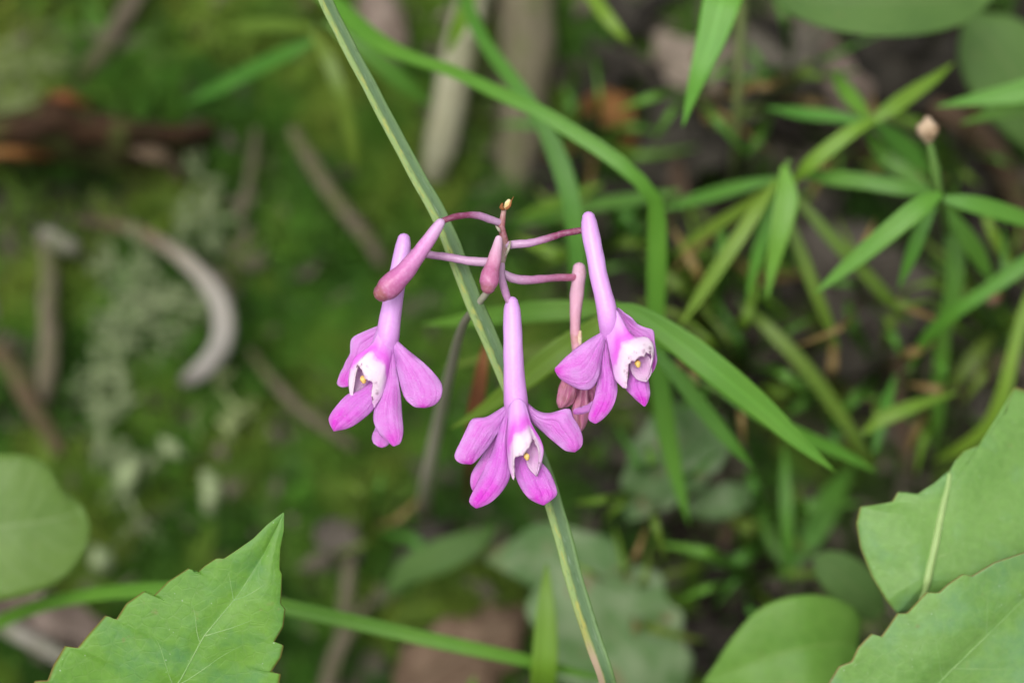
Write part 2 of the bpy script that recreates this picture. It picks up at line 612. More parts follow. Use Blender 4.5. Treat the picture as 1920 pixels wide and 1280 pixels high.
def broad_mat(name, c, c2, vein=(0.16, 0.26, 0.09), rim=None, nveins=0, trans=0.26, painted_sparkle=False, mottled=None, rough=0.5, glauc=None):
    N = Nodes(name)
    uv = N.sep(N.uv())
    f = N.noise(N.obj(), 75, 5)
    col = N.ramp(f, [(0.34, c), (0.64, c2)])
    if glauc:
        g = N.noise(N.obj(), 130, 4)
        col = N.mix(N.val(g, 0.48, 0.66, 0, 0.6), col, glauc)
    fine = N.noise(N.obj(), 900, 5)
    col = N.mix(N.val(fine, 0.4, 0.75, 0, 0.35), col, tuple(x * 1.35 for x in c2))
    vo = N.n('TexVoronoi')
    vo.feature = 'DISTANCE_TO_EDGE'
    vo.inputs['Scale'].default_value = 700
    N.link(N.obj(), vo.inputs['Vector'])
    net = N.val(vo.outputs['Distance'], 0.0, 0.09, 1, 0)
    col = N.mix(N.math('MULTIPLY', net, 0.11), col, vein)
    ue = N.math('ABSOLUTE', N.math('SUBTRACT', uv[0], 0.5))
    if nveins:
        s = N.math('FRACT', N.math('MULTIPLY', N.math('SUBTRACT', uv[1], N.math('MULTIPLY', ue, 0.55)), nveins))
        vv = N.val(N.math('ABSOLUTE', N.math('SUBTRACT', s, 0.5)), 0.0, 0.10, 1, 0)
        col = N.mix(N.math('MULTIPLY', vv, 0.35), col, vein)
        col = N.mix(N.val(ue, 0.0, 0.022, 0.8, 0), col, vein)
    if mottled:
        mt = N.noise(N.obj(), 160, 4)
        col = N.mix(N.val(mt, 0.45, 0.62, 0, 0.8), col, mottled)
        br = N.noise(N.obj(), 230, 3)
        col = N.mix(N.val(br, 0.60, 0.70, 0, 0.7), col, (0.20, 0.13, 0.07))
    if rim:
        e = N.val(ue, 0.486, 0.4985)
        col = N.mix(N.math('MULTIPLY', e, 0.85), col, rim)
    if painted_sparkle:
        sp = N.n('TexVoronoi')
        sp.inputs['Scale'].default_value = 1300
        N.link(N.obj(), sp.inputs['Vector'])
        k = N.val(sp.outputs['Distance'], 0.10, 0.17, 1, 0)
        gt = N.val(N.noise(N.obj(), 1700, 1), 0.60, 0.66)
        col = N.mix(N.math('MULTIPLY', N.math('MULTIPLY', k, gt), 0.3), col, (0.62, 0.72, 0.56))  # small glints painted as pale dots into the leaf colour
    puck = N.noise(N.obj(), 210, 3)
    spt = N.noise(N.obj(), 330, 4)
    col = N.mix(N.val(spt, 0.68, 0.74, 0, 0.5), col, (0.22, 0.20, 0.07))
    h = N.math('ADD', N.math('ADD', N.math('MULTIPLY', fine, 0.6), N.math('MULTIPLY', net, -0.12)), N.math('MULTIPLY', puck, 2.2))
    return N.finish(col, rough, trans, N.bump(h, 0.3, 0.0004), 0.35, tcol=N.mix(0.5, col, (0.18, 0.38, 0.02)))


M_SERR = broad_mat('serrated_green', (0.088, 0.235, 0.028), (0.142, 0.305, 0.038), (0.22, 0.33, 0.12), (0.17, 0.10, 0.03), 0, 0.2, True, None, 0.5, (0.085, 0.235, 0.095))
M_SERR_P = broad_mat('serrated_pale', (0.128, 0.272, 0.056), (0.172, 0.326, 0.078), (0.27, 0.37, 0.16), (0.22, 0.15, 0.05), 0, 0.2, True, None, 0.5, (0.14, 0.298, 0.14))
M_BROAD = broad_mat('broad_green', (0.10, 0.24, 0.03), (0.14, 0.29, 0.045), (0.17, 0.3, 0.06), None, 9)
M_BROAD_D = broad_mat('broad_dark', (0.052, 0.118, 0.022), (0.074, 0.152, 0.030), (0.13, 0.19, 0.06), None, 11, 0.15, False, None, 0.68)
M_BROAD_O = broad_mat('broad_olive', (0.105, 0.20, 0.035), (0.135, 0.235, 0.045), (0.2, 0.3, 0.1), None, 8)
M_MOTTLE = broad_mat('mottled_leaf', (0.070, 0.15, 0.042), (0.10, 0.19, 0.06), (0.2, 0.26, 0.13), None, 7, 0.1, False, (0.21, 0.285, 0.15), 0.65)
M_VEIN = plain('leaf_vein', (0.15, 0.30, 0.08), (0.21, 0.34, 0.12), 400, 0.5)
M_VEIN_P = plain('leaf_midrib', (0.24, 0.37, 0.12), (0.30, 0.42, 0.16), 300, 0.5)
M_STEM = plain('green_stem', (0.07, 0.15, 0.03), (0.13, 0.22, 0.05), 200, 0.5, tint=(0.01, 0.15))
M_STEM_O = plain('olive_stem', (0.07, 0.10, 0.025), (0.13, 0.16, 0.05), 200, 0.6)


def wood(name, c1, c2, c3, tint=(0.01, 0.2)):
    N = Nodes(name)
    f = N.noise(N.uv(14, 5, 1), 1.0, 5)
    col = N.ramp(f, [(0.3, c1), (0.55, c2), (0.75, c3)])
    g = N.noise(N.obj(), 110, 4)
    col = N.mix(N.val(g, 0.45, 0.7, 0, 0.5), col, c1)
    gm = N.noise(N.obj(), 150, 5)
    col = N.mix(N.val(gm, 0.5, 0.62, 0, 0.55), col, (0.075, 0.105, 0.022))
    col = N.random_tint(col, *tint)
    return N.finish(col, 0.85, 0, N.bump(f, 0.6, 0.0008), 0.2)


M_TWIG = wood('twig_grey_brown', (0.075, 0.065, 0.038), (0.14, 0.12, 0.08), (0.21, 0.19, 0.14))
M_TWIG_P = wood('twig_pale', (0.18, 0.17, 0.13), (0.30, 0.28, 0.24), (0.42, 0.40, 0.36))
M_TWIG_B = wood('twig_brown', (0.07, 0.045, 0.025), (0.13, 0.09, 0.055), (0.2, 0.15, 0.1))
M_STRAW = wood('straw', (0.30, 0.28, 0.17), (0.42, 0.41, 0.28), (0.52, 0.50, 0.38))
M_BARK = wood('rotten_bark', (0.018, 0.010, 0.006), (0.038, 0.018, 0.009), (0.11, 0.055, 0.025))


def dead_mat(name, c1, c2, c3):
    N = Nodes(name)
    uv = N.sep(N.uv())
    f = N.noise(N.obj(), 130, 6)
    col = N.ramp(f, [(0.3, c1), (0.52, c2), (0.72, c3)])
    ue = N.math('ABSOLUTE', N.math('SUBTRACT', uv[0], 0.5))
    s = N.math('FRACT', N.math('MULTIPLY', N.math('SUBTRACT', uv[1], N.math('MULTIPLY', ue, 0.5)), 9))
    vv = N.val(N.math('ABSOLUTE', N.math('SUBTRACT', s, 0.5)), 0.0, 0.08, 0.35, 0)
    col = N.mix(vv, col, c3)
    col = N.mix(N.val(ue, 0, 0.03, 0.7, 0), col, c3)
    col = N.random_tint(col, 0.012, 0.3)
    return N.finish(col, 0.8, 0.1, N.bump(f, 0.5, 0.0008), 0.25)


M_DEAD = dead_mat('dead_leaf_grey', (0.026, 0.023, 0.017), (0.064, 0.056, 0.043), (0.145, 0.128, 0.105))
M_DEAD_T = dead_mat('dead_leaf_tan', (0.075, 0.048, 0.028), (0.15, 0.10, 0.065), (0.26, 0.19, 0.13))
M_DEAD_O = dead_mat('dead_leaf_orange', (0.08, 0.03, 0.01), (0.19, 0.08, 0.022), (0.32, 0.16, 0.06))
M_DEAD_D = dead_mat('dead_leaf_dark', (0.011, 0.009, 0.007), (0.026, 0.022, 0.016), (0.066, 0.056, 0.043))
M_DEAD_P = dead_mat('dead_leaf_pinkish', (0.085, 0.066, 0.048), (0.16, 0.125, 0.098), (0.29, 0.235, 0.195))
M_LICHEN = plain('lichen_grey_green', (0.15, 0.205, 0.09), (0.31, 0.37, 0.195), 260, 0.9, 0.0, 0.6, 0.001)


def ground_mat():
    N = Nodes('humus')
    g = N.noise(N.obj(), 60, 6)
    col = N.ramp(g, [(0.3, (0.008, 0.007, 0.005)), (0.5, (0.018, 0.015, 0.010)), (0.7, (0.045, 0.037, 0.027))])
    m = N.noise(N.obj(), 22, 5)
    col = N.mix(N.val(m, 0.46, 0.58, 0, 0.8), col, (0.028, 0.055, 0.010))
    return N.finish(col, 0.95, 0, N.bump(N.noise(N.obj(), 260, 6), 0.8, 0.002), 0.15)


M_GROUND = ground_mat()


def moss_mat():
    N = Nodes('moss_leaf')
    at = N.n('Attribute')
    at.attribute_name = 'tone'
    f = N.noise(N.obj(), 500, 3)
    col = N.mix(N.val(f, 0.4, 0.75, 0, 0.3), at.outputs['Color'], (0.15, 0.24, 0.03))
    return N.finish(col, 0.6, 0.3, None, 0.25)


M_MOSS = moss_mat()

# ------------------------------------------------------------------ ground: a mossy bank
n_dome = 1250
dome_c = np.column_stack([rng.uniform(-0.28, 0.28, n_dome), rng.uniform(-0.22, 0.22, n_dome)])
dome_r = rng.uniform(0.004, 0.013, n_dome)
dome_h = dome_r * rng.uniform(0.35, 1.05, n_dome)


def mossiness(s, t):
    a = 1 / (1 + np.exp((s - 0.002 - np.clip(-t - 0.02, 0, 0.05) * 0.9) / 0.008))
    patch = np.sin(s * 95 + 1.3 + 2 * np.sin(t * 70)) * np.sin(t * 120 + 0.5 + 1.5 * np.sin(s * 60))
    a = a * (1 - 0.75 * np.exp(-((s + 0.078) / 0.026) ** 2 - ((t - 0.0285) / 0.007) ** 2))
    return np.clip(a * (0.84 + 0.45 * patch) + 0.34 * (1 - a) * (patch > 0.0), 0, 1)


def bank_h(s, t):
    s, t = np.asarray(s, float), np.asarray(t, float)
    sh = s.shape
    s, t = s.ravel(), t.ravel()
    h = np.zeros_like(s)
    near = (np.abs(s) < 0.32) & (np.abs(t) < 0.26)
    idx = np.where(near)[0]
    for k in range(0, len(idx), 4000):
        q = idx[k:k + 4000]
        d2 = (s[q, None] - dome_c[None, :, 0]) ** 2 + (t[q, None] - dome_c[None, :, 1]) ** 2
        x = np.clip(1 - d2 / dome_r[None] ** 2, 0, 1)
        h[q] = (np.sqrt(x) * dome_h[None]).max(1)
    h = h * (0.25 + 0.75 * mossiness(s, t)) * near
    h += 0.003 * np.sin(s * 41 + 0.4) * np.cos(t * 37 + 1.0) - 0.005
    h -= 0.016 * np.exp(-((s + 0.078) / 0.026) ** 2 - ((t - 0.0285) / 0.0075) ** 2)      # hollow under the bark
    far = np.clip((np.hypot(s, t) - 0.4) / 2, 0, 1)
    h += far * 0.15 * np.sin(s * 1.7) * np.cos(t * 1.3 + 0.6)
    return h.reshape(sh)


def bank_point(s, t, h):
    """the bank rises at 30 degrees near by and levels out further off"""
    tt = 2.5 * np.tanh(np.asarray(t) / 2.5)
    y = np.asarray(t) * math.cos(math.radians(30))
    z = tt * math.sin(math.radians(30))
    return np.stack([s, y - h * math.sin(math.radians(30)), z + h * math.cos(math.radians(30))], -1)


core = np.linspace(-0.20, 0.20, 170)
outer = 0.20 * 1.28 ** np.arange(1, 34)
ax = np.concatenate([-outer[::-1], core, outer])
S, T = np.meshgrid(ax, ax)
gp = bank_point(S, T, bank_h(S, T)).reshape(-1, 3)
gr = mesh_obj('ground', list(gp), grid_faces(len(ax), len(ax)), M_GROUND, origin=(0, 0, 0))
tag(gr, 'dark humus of the mossy bank under the plants', 'ground', kind='structure')

# moss: thousands of leafy shoots, uncountable
ns = 52000
s = np.where(rng.random(ns) < 0.8, rng.uniform(-0.115, 0.115, ns), rng.uniform(-0.25, 0.25, ns))
t = np.where(rng.random(ns) < 0.8, rng.uniform(-0.085, 0.085, ns), rng.uniform(-0.18, 0.18, ns))
keep = rng.random(ns) < mossiness(s, t)
s, t = s[keep], t[keep]
h = bank_h(s, t)
base = bank_point(s, t, h)
e = 0.0012
gx = (bank_h(s + e, t) - h) / e
gy = (bank_h(s, t + e) - h) / e
nb_, tb_ = np.array(N_BANK), np.array(T_BANK)
nrm = nb_[None] - np.clip(gx, -2, 2)[:, None] * np.array([1.0, 0, 0])[None] - np.clip(gy, -2, 2)[:, None] * tb_[None]
nrm += rng.normal(0, 0.25, nrm.shape)
nrm /= np.linalg.norm(nrm, axis=1)[:, None]
ref = rng.normal(size=nrm.shape)
a1 = np.cross(nrm, ref); a1 /= np.linalg.norm(a1, axis=1)[:, None]
a2 = np.cross(nrm, a1)
NL = 7
V, C = [], []
dome_tone = rng.random(n_dome)
dd = np.empty(len(s), int)
for k in range(0, len(s), 4000):
    q = slice(k, k + 4000)
    dd[q] = (((s[q, None] - dome_c[None, :, 0]) ** 2 + (t[q, None] - dome_c[None, :, 1]) ** 2) / dome_r[None] ** 2).argmin(1)
midp = np.sin(s * 230 + 1.1 + 1.3 * np.sin(t * 150)) * np.sin(t * 260 + 0.3 + 1.4 * np.sin(s * 170))
tone = np.clip(0.26 * midp + dome_tone[dd] * 0.95 + 0.2 * rng.random(len(s)) - 0.06 + 0.35 * np.clip((t - 0.005) / 0.05, 0, 1) * (s < -0.03), 0, 1.25)
cA, cB, cC = np.array([0.022, 0.078, 0.010]), np.array([0.064, 0.172, 0.017]), np.array([0.190, 0.260, 0.036])
tc = np.where(tone[:, None] < 0.5, cA + (cB - cA) * (tone[:, None] / 0.5), cB + (cC - cB) * ((tone[:, None] - 0.5) / 0.75))
for k in range(NL):
    ang = 2 * math.pi * (k / NL) + rng.uniform(-0.3, 0.3, len(s))
    rad = a1 * np.cos(ang)[:, None] + a2 * np.sin(ang)[:, None]
    tn = np.cross(nrm, rad)
    L = rng.uniform(0.0009, 0.0024, len(s))[:, None]
    upk = (0.3 + 0.9 * (k % 3) / 2.0)
    d = rad + nrm * upk
    d /= np.linalg.norm(d, axis=1)[:, None]
    o = base + nrm * (0.0002 + 0.0006 * (k % 3))
    wd = L * 0.2
    V += [o, o + d * L * 0.5 + tn * wd, o + d * L, o + d * L * 0.5 - tn * wd]
    C.append(tc)
nsh = len(s)
VV = np.stack(V, 1).reshape(nsh, NL, 4, 3).reshape(-1, 3)
CC = np.repeat(np.stack(C, 1).reshape(-1, 3), 4, 0)
# longer feathery fronds standing out of the cushions
fi = rng.choice(nsh, 4200, replace=False)
fd = nrm[fi] * rng.uniform(0.2, 0.9, (len(fi), 1)) + a1[fi] * 0.8
fd /= np.linalg.norm(fd, axis=1)[:, None]
fs = np.cross(fd, nrm[fi]); fs /= np.linalg.norm(fs, axis=1)[:, None]
fL = rng.uniform(0.0035, 0.009, (len(fi), 1))
fb = base[fi].copy()
ftone = np.clip(tc[fi] * rng.uniform(0.5, 1.9, (len(fi), 1)), 0, 0.4)
FV, FC = [], []
for k in range(11):
    q = k / 10.0
    pos = fb + fd * fL * q + nrm[fi] * fL * (0.5 * q - 0.55 * q * q)
    ll = fL * (0.26 * (1 - 0.75 * q) + 0.03)
    for sg in (-1, 1):
        dv = fs * sg * 0.8 + fd * 0.6
        FV.append(np.stack([pos, pos + dv * ll * 0.5 + fd * ll * 0.2, pos + dv * ll, pos + dv * ll * 0.5 - fd * ll * 0.2], 1))
        FC.append(np.repeat(ftone[:, None, :], 4, 1))
VV = np.concatenate([VV] + [x.reshape(-1, 3) for x in FV])
CC = np.concatenate([CC] + [x.reshape(-1, 3) for x in FC])
me = bpy.data.meshes.new('moss')
nq = len(VV) // 4
me.vertices.add(nq * 4); me.loops.add(nq * 4); me.polygons.add(nq)
me.vertices.foreach_set('co', VV.astype(np.float32).ravel())
me.loops.foreach_set('vertex_index', np.arange(nq * 4, dtype=np.int32))
me.polygons.foreach_set('loop_start', np.arange(0, nq * 4, 4, dtype=np.int32))
ca = me.color_attributes.new('tone', 'FLOAT_COLOR', 'POINT')
ca.data.foreach_set('color', np.concatenate([CC, np.ones((len(CC), 1))], 1).astype(np.float32).ravel())
me.materials.append(M_MOSS)
me.update(); me.validate()
mo = bpy.data.objects.new('moss', me)
COL.objects.link(mo)
tag(mo, 'soft green cushion moss carpeting the open side of the bank', 'moss', kind='stuff')

# crumbs of bark and leaf strewn over the bank
nc_ = 4200
s = rng.uniform(-0.13, 0.13, nc_); t = rng.uniform(-0.095, 0.095, nc_)
keep = rng.random(nc_) < (1.18 - mossiness(s, t)) * 0.75
s, t = s[keep], t[keep]
cb = bank_point(s, t, bank_h(s, t) + rng.uniform(0.0006, 0.0032, len(s)))
d1 = rng.normal(size=cb.shape); d1 -= nb_[None] * (d1 @ nb_)[:, None] * 0.7; d1 /= np.linalg.norm(d1, axis=1)[:, None]
d2 = np.cross(d1, nb_[None] + rng.normal(0, 0.5, cb.shape)); d2 /= np.linalg.norm(d2, axis=1)[:, None]
la = rng.uniform(0.0012, 0.0045, (len(s), 1)); lb = la * rng.uniform(0.2, 0.7, (len(s), 1))
d3 = np.cross(d1, d2)
cv = np.stack([cb - d1 * la, cb - d2 * lb + d3 * la * 0.25, cb + d1 * la * 0.9, cb + d2 * lb * 0.8 + d3 * la * 0.2], 1).reshape(-1, 3)
cr = mesh_obj('litter_crumbs', list(cv), [(4 * k, 4 * k + 1, 4 * k + 2, 4 * k + 3) for k in range(len(s))],
              plain('crumbs', (0.012, 0.010, 0.007), (0.17, 0.145, 0.105), 70, 0.85, 0, 0.3, 0.0005), origin=(0, 0, 0), thick=0.0002, smooth=False)
tag(cr, 'loose brown crumbs of bark and leaf strewn over the bank', 'litter', kind='stuff')


# ------------------------------------------------------------------ the orchid
def zoomer(x0, y0, k):
    return lambda pts, d0=0.0: [(x0 + p[0] / k, y0 + p[1] / k, (p[2] if len(p) > 2 else 0.0) + d0) for p in pts]


root = G(800, 960, 0)
orchid = thing('orchid_plant', root, 'pink orchid with a spray of three open flowers on a thin stalk', 'orchid')

# stalk and the flower-bearing top
tube('stalk', [(797, 962, gd(797, 962), 13), (800, 900, 78, 12), (822, 790, 58, 11), (846, 690, 36, 10), (868, 610, 16, 8), (896, 570, 5, 6.5),
               (915, 545, 2.5, 6.5), (930, 515, 1.5, 7), (943, 484, 1, 7.5), (948, 462, 1, 8), (942, 440, 0.6, 7), (940, 420, 0.5, 6.5), (942, 400, 0.5, 5), (945, 391, 0.5, 4.5)],
     M_RACHIS, orchid, n=60)
tip = tube('stalk_tip', [(948, 389, 0.2, 4), (952, 381, 0, 5.5), (954, 377, 0, 4)], M_CREAM, orchid, n=6, sides=8)
tube('dry_bract', [(944, 392, -0.1, 3), (940, 388, -0.3, 4), (942, 382, -0.4, 2)], M_BROWNBITS, orchid, n=5, sides=6, lump=0.3)
tube('dry_bract', [(950, 391, -0.1, 3), (956, 386, -0.2, 2.5), (959, 376, -0.2, 1), (963, 369, -0.2, 0.6)], M_BROWNBITS, orchid, n=7, sides=6)

tube('pedicel', [(936, 417, 0.5, 7), (918, 411, -0.3, 7.5), (900, 405, -1.2, 7), (880, 403, -2, 6.3), (855, 406, -2.8, 6.2), (833, 413, -3.5, 6)], M_PED, orchid, n=26, lump=0.14)
tube('pedicel', [(952, 460, 0.8, 7), (965, 458, 0.6, 8), (990, 456, 0.4, 7.6), (1020, 449, 0.6, 7), (1055, 438, 0.8, 6.5), (1096, 431, 1, 6)], M_PED, orchid, n=26, lump=0.14)
tube('pedicel', [(924, 490, 0.8, 7), (905, 491, 0.8, 8.5), (876, 489, 0.8, 8), (845, 483, 1, 7.5), (800, 477, 1.4, 7.2), (765, 474, 1.6, 7)], M_PED_LILAC, orchid, n=26, lump=0.14)
tube('pedicel', [(944, 512, 1, 7), (962, 522, 1.2, 9), (990, 525, 1.8, 8.5), (1025, 522, 3, 7.5), (1060, 520, 4.6, 7), (1078, 520, 5.2, 7)], M_PED_PINK, orchid, n=26, lump=0.14)
tube('pedicel', [(942, 497, 0.6, 5), (940, 515, 0, 6.5), (945, 540, -1, 7.5), (951, 557, -2, 7), (957, 572, -2.4, 6)], M_PED_LILAC, orchid, n=26, lump=0.14)
for k, (a, b) in enumerate([((930, 424), (938, 436)), ((957, 452), (948, 480)), ((917, 486), (926, 492))]):
    tube('bract', [(a[0], a[1], -0.2, 1.5), ((a[0] + b[0]) / 2 + 1, (a[1] + b[1]) / 2, -0.6, 3.2), (b[0], b[1], -0.2, 1.2)], M_RACHIS, orchid, n=6, sides=6)


def petal(fl, L, R, d0, z, mat=M_PETAL, bulge=0.5, groove=0.12, wav=0.22, seed=0, label=None):
    sh = Sheet([z(L, d0), z(R, d0)], 25, 36, bulge, groove, wav, seed=seed, ruffle=0.3)
    o = sh.build('petal', mat, fl, 0.00022)
    if label: o['label'] = label
    return o


def lip(fl, cols, floorL, floorR, anther, d0, z):
    cols = [[(p[0], p[1], p[2] * (0.35 + 0.3 * min(k, 3) / 3)) for k, p in enumerate(c)] for c in cols]
    sh = Sheet([z(c, d0) for c in cols], 45, 30, 0, 0, 0.0)
    # ragged rim
    for i in range(sh.nu):
        q = mnoise.noise(Vector((i * 0.55, fl_seed * 3.1, 0))) * 0.00028
        sh.p[29, i] += np.array(FWD) * mnoise.noise(Vector((i * 0.6, fl_seed * 7.7, 3))) * 0.0003
        for j in range(24, 30):
            dv = sh.p[29, i] - sh.p[24, i]
            dv /= np.linalg.norm(dv) + 1e-9
            sh.p[j, i] += dv * q * (j - 23) / 6
    sh.build('lip', M_LIP, fl, 0.00018)
    Sheet([z(floorL, d0), z(floorR, d0)], 11, 16, -0.5, 0, 0.1).build('lip_floor', M_LIPFLOOR, fl, 0.00015)
    ax_, ay_, ad, ar = anther
    p0 = z([(ax_, ay_, ad)], d0)[0]
    tube('anther', [(p0[0] - 1, p0[1] - 3, p0[2] + 0.2, ar * 0.75), (p0[0], p0[1], p0[2], ar), (p0[0] + 1, p0[1] + 4, p0[2], ar * 0.7)], M_ANTHER, fl, n=6, sides=10)


# bud-crossed flower
zA = zoomer(600, 360, 2.5615)
zA2 = zoomer(630, 590, 6.737)
fl_seed = 1
fA = tube('flower', [(757, 449, 1.2, 12.5), (756, 460, 1.1, 15), (752, 484, 1, 16), (745, 520, 0.8, 17), (738, 560, 0.6, 18.5), (731, 600, 0.3, 20.5), (727, 630, 0.2, 22), (724, 655, 0.4, 17)],
          M_SPUR, orchid, n=36, sides=22, lump=0.07)
fA['label'] = 'pink orchid flower whose long spur passes behind a hanging bud'
petal(fA, [(300, 690, .6), (235, 770, .8), (170, 850, 1.1), (135, 932, 1.3)], [(285, 640, .4), (205, 672, 1.4), (152, 706, 2.0), (143, 775, 1.7), (112, 840, 1.5), (83, 905, 1.5), (84, 926, 1.5), (110, 938, 1.4), (135, 933, 1.3)], 0, zA, bulge=-.4, seed=1)
petal(fA, [(290, 860, .8), (190, 955, .3), (135, 972, 0), (85, 1020, -.4), (44, 1082, -.6), (48, 1110, -.6), (66, 1143, -.5)], [(340, 830, .8), (300, 970, .4), (255, 1042, 0), (200, 1092, -.3), (140, 1130, -.5), (66, 1146, -.5)], 0, zA, M_PETAL_DEEP, seed=2)
petal(fA, [(300, 1050, 1.8), (268, 1125, 1.6), (251, 1180, 1.4), (262, 1210, 1.4), (295, 1223, 1.4)], [(350, 1050, 1.8), (345, 1150, 1.6), (338, 1195, 1.4), (320, 1216, 1.4), (295, 1224, 1.4)], 0, zA, seed=3, bulge=.2)
petal(fA, [(335, 725, .4), (325, 830, .2), (308, 930, .1), (272, 1012, 0), (257, 1085, -.2), (275, 1142, -.4), (310, 1182, -.5), (352, 1217, -.6)], [(352, 725, .4), (368, 850, .2), (385, 970, .1), (391, 1060, 0), (398, 1150, -.3), (386, 1203, -.5), (370, 1212, -.6), (352, 1218, -.6)], 0, zA, seed=4)
petal(fA, [(340, 700, .2), (362, 800, 0), (386, 920, -.4), (410, 990, -.6), (450, 1027, -.7), (500, 1032, -.7)], [(352, 700, .2), (430, 768, -.2), (500, 823, -.6), (555, 880, -.8), (585, 932, -.8), (580, 985, -.8), (548, 1020, -.7), (500, 1033, -.7)], 0, zA, seed=5, bulge=.7)
lip(fA, [[(520, 190, 0), (420, 420, .2), (255, 560, .4), (167, 800, .5), (192, 1088, .3)],
         [(540, 170, -.6), (430, 430, -.8), (258, 530, -.8), (190, 760, -.5), (205, 1092, .2)],
         [(565, 150, -1.2), (470, 400, -1.8), (370, 520, -2.2), (290, 600, -2.2), (268, 640, -2)],
         [(600, 140, -1.4), (560, 400, -2.3), (490, 580, -2.6), (420, 700, -2.5), (365, 790, -2.4)],
         [(630, 160, -1.2), (640, 400, -1.8), (600, 650, -2.2), (530, 780, -2.1), (462, 862, -2)],
         [(660, 200, -.6), (690, 420, -1), (650, 660, -1.2), (570, 880, -1.4), (448, 1010, -1.3)],
         [(672, 220, 0), (705, 440, 0), (655, 750, 0), (590, 1000, -.2), (478, 1182, -.6)]],
    [(330, 540, .8), (220, 700, 1), (180, 900, .8), (200, 1088, .5)], [(600, 640, 1), (530, 850, 1.1), (430, 980, .8), (330, 1060, .5)],
    (345, 815, -.6, 6.5), 0, zA2)

# lowest flower
zB = zoomer(820, 540, 2.977)
zB2 = zoomer(930, 730, 7.11)
fl_seed = 2
fB = tube('flower', [(960, 567, -2, 12), (960, 577, -2, 15.2), (961, 605, -2, 17), (962, 650, -1.9, 18.3), (963.5, 690, -1.8, 19.4), (965, 725, -1.6, 21), (967, 752, -1.4, 23), (968, 775, -1, 20)],
          M_SPUR, orchid, n=36, sides=22, lump=0.07)
fB['label'] = 'lowest pink orchid flower, hanging straight down in front of the long ribbed blade'
petal(fB, [(392, 720, .6), (330, 815, .8), (250, 940, .8), (195, 1030, .6), (186, 1080, .5), (196, 1122, .5), (215, 1140, .5)], [(400, 760, .6), (380, 880, .8), (340, 980, .8), (290, 1080, .6), (215, 1141, .5)], 0, zB, seed=11)
petal(fB, [(385, 655, -.4), (330, 690, -1), (270, 723, -1.6), (195, 734, -1.6), (163, 790, -1.6), (128, 860, -1.7), (96, 935, -1.8), (105, 960, -1.8), (130, 975, -1.7), (185, 979, -1.5)],
      [(398, 675, -.4), (360, 765, -.8), (310, 850, -1.1), (250, 925, -1.3), (205, 970, -1.4), (185, 979.5, -1.5)], 0, zB, seed=12, bulge=.6)
petal(fB, [(440, 880, -.4), (430, 960, -.6), (437, 1040, -.8), (460, 1100, -1), (500, 1160, -1.2), (548, 1192, -1.3), (592, 1207, -1.3)],
      [(520, 880, -.4), (580, 972, -.6), (622, 1020, -.8), (648, 1075, -1), (668, 1140, -1.2), (660, 1160, -1.3), (622, 1190, -1.3), (592, 1208, -1.3)], 0, zB, M_PETAL_DEEP, seed=13)
petal(fB, [(388, 690, -1), (352, 780, -1.2), (320, 880, -1.4), (268, 1000, -1.7), (213, 1110, -2), (179, 1182, -2.1), (186, 1203, -2.1), (217, 1224, -2.1)],
      [(402, 690, -1), (396, 850, -1.4), (405, 980, -1.6), (400, 1060, -1.8), (360, 1132, -2), (302, 1190, -2.1), (260, 1212, -2.1), (217, 1225, -2.1)], 0, zB, M_PETAL_DEEP, seed=14, bulge=.7)
petal(fB, [(495, 665, -.4), (528, 740, -.8), (590, 802, -1.1), (660, 862, -1.4), (715, 904, -1.6), (765, 911, -1.7)],
      [(503, 645, -.4), (560, 688, -1), (630, 700, -1.8), (735, 674, -2.2), (756, 720, -2.1), (792, 780, -2), (811, 845, -1.9), (803, 882, -1.8), (765, 912, -1.7)], 0, zB, seed=15, bulge=.6)
lip(fB, [[(165, 260, 0), (165, 450, 0), (150, 700, 0), (172, 1000, 0), (222, 1190, -.5)],
         [(200, 180, -.8), (180, 450, -1), (180, 700, -1.2), (212, 900, -1.3), (242, 1185, -.7)],
         [(240, 140, -1.3), (240, 400, -1.9), (240, 650, -2.4), (245, 800, -2.3), (247, 920, -2.1)],
         [(290, 120, -1.4), (310, 400, -2.2), (330, 620, -2.8), (345, 770, -2.8), (352, 872, -2.6)],
         [(340, 140, -1.2), (390, 420, -1.7), (430, 600, -2.2), (455, 680, -2.2), (465, 725, -2)],
         [(375, 175, -.7), (430, 430, -.9), (462, 560, -1.1), (480, 630, -1.2), (488, 668, -1.4)],
         [(390, 200, -.5), (455, 440, -.5), (510, 590, -.6), (555, 730, -.6), (580, 850, -.5)],
         [(400, 220, 0), (470, 470, .3), (595, 680, .2), (632, 840, 0), (545, 1152, -.2)]],
    [(400, 640, .8), (390, 850, .8), (430, 1030, .4), (535, 1150, 0)], [(520, 640, .6), (612, 790, .4), (612, 950, .2), (548, 1152, 0)],
    (408, 890, -.8, 6), -2.4, zB2)

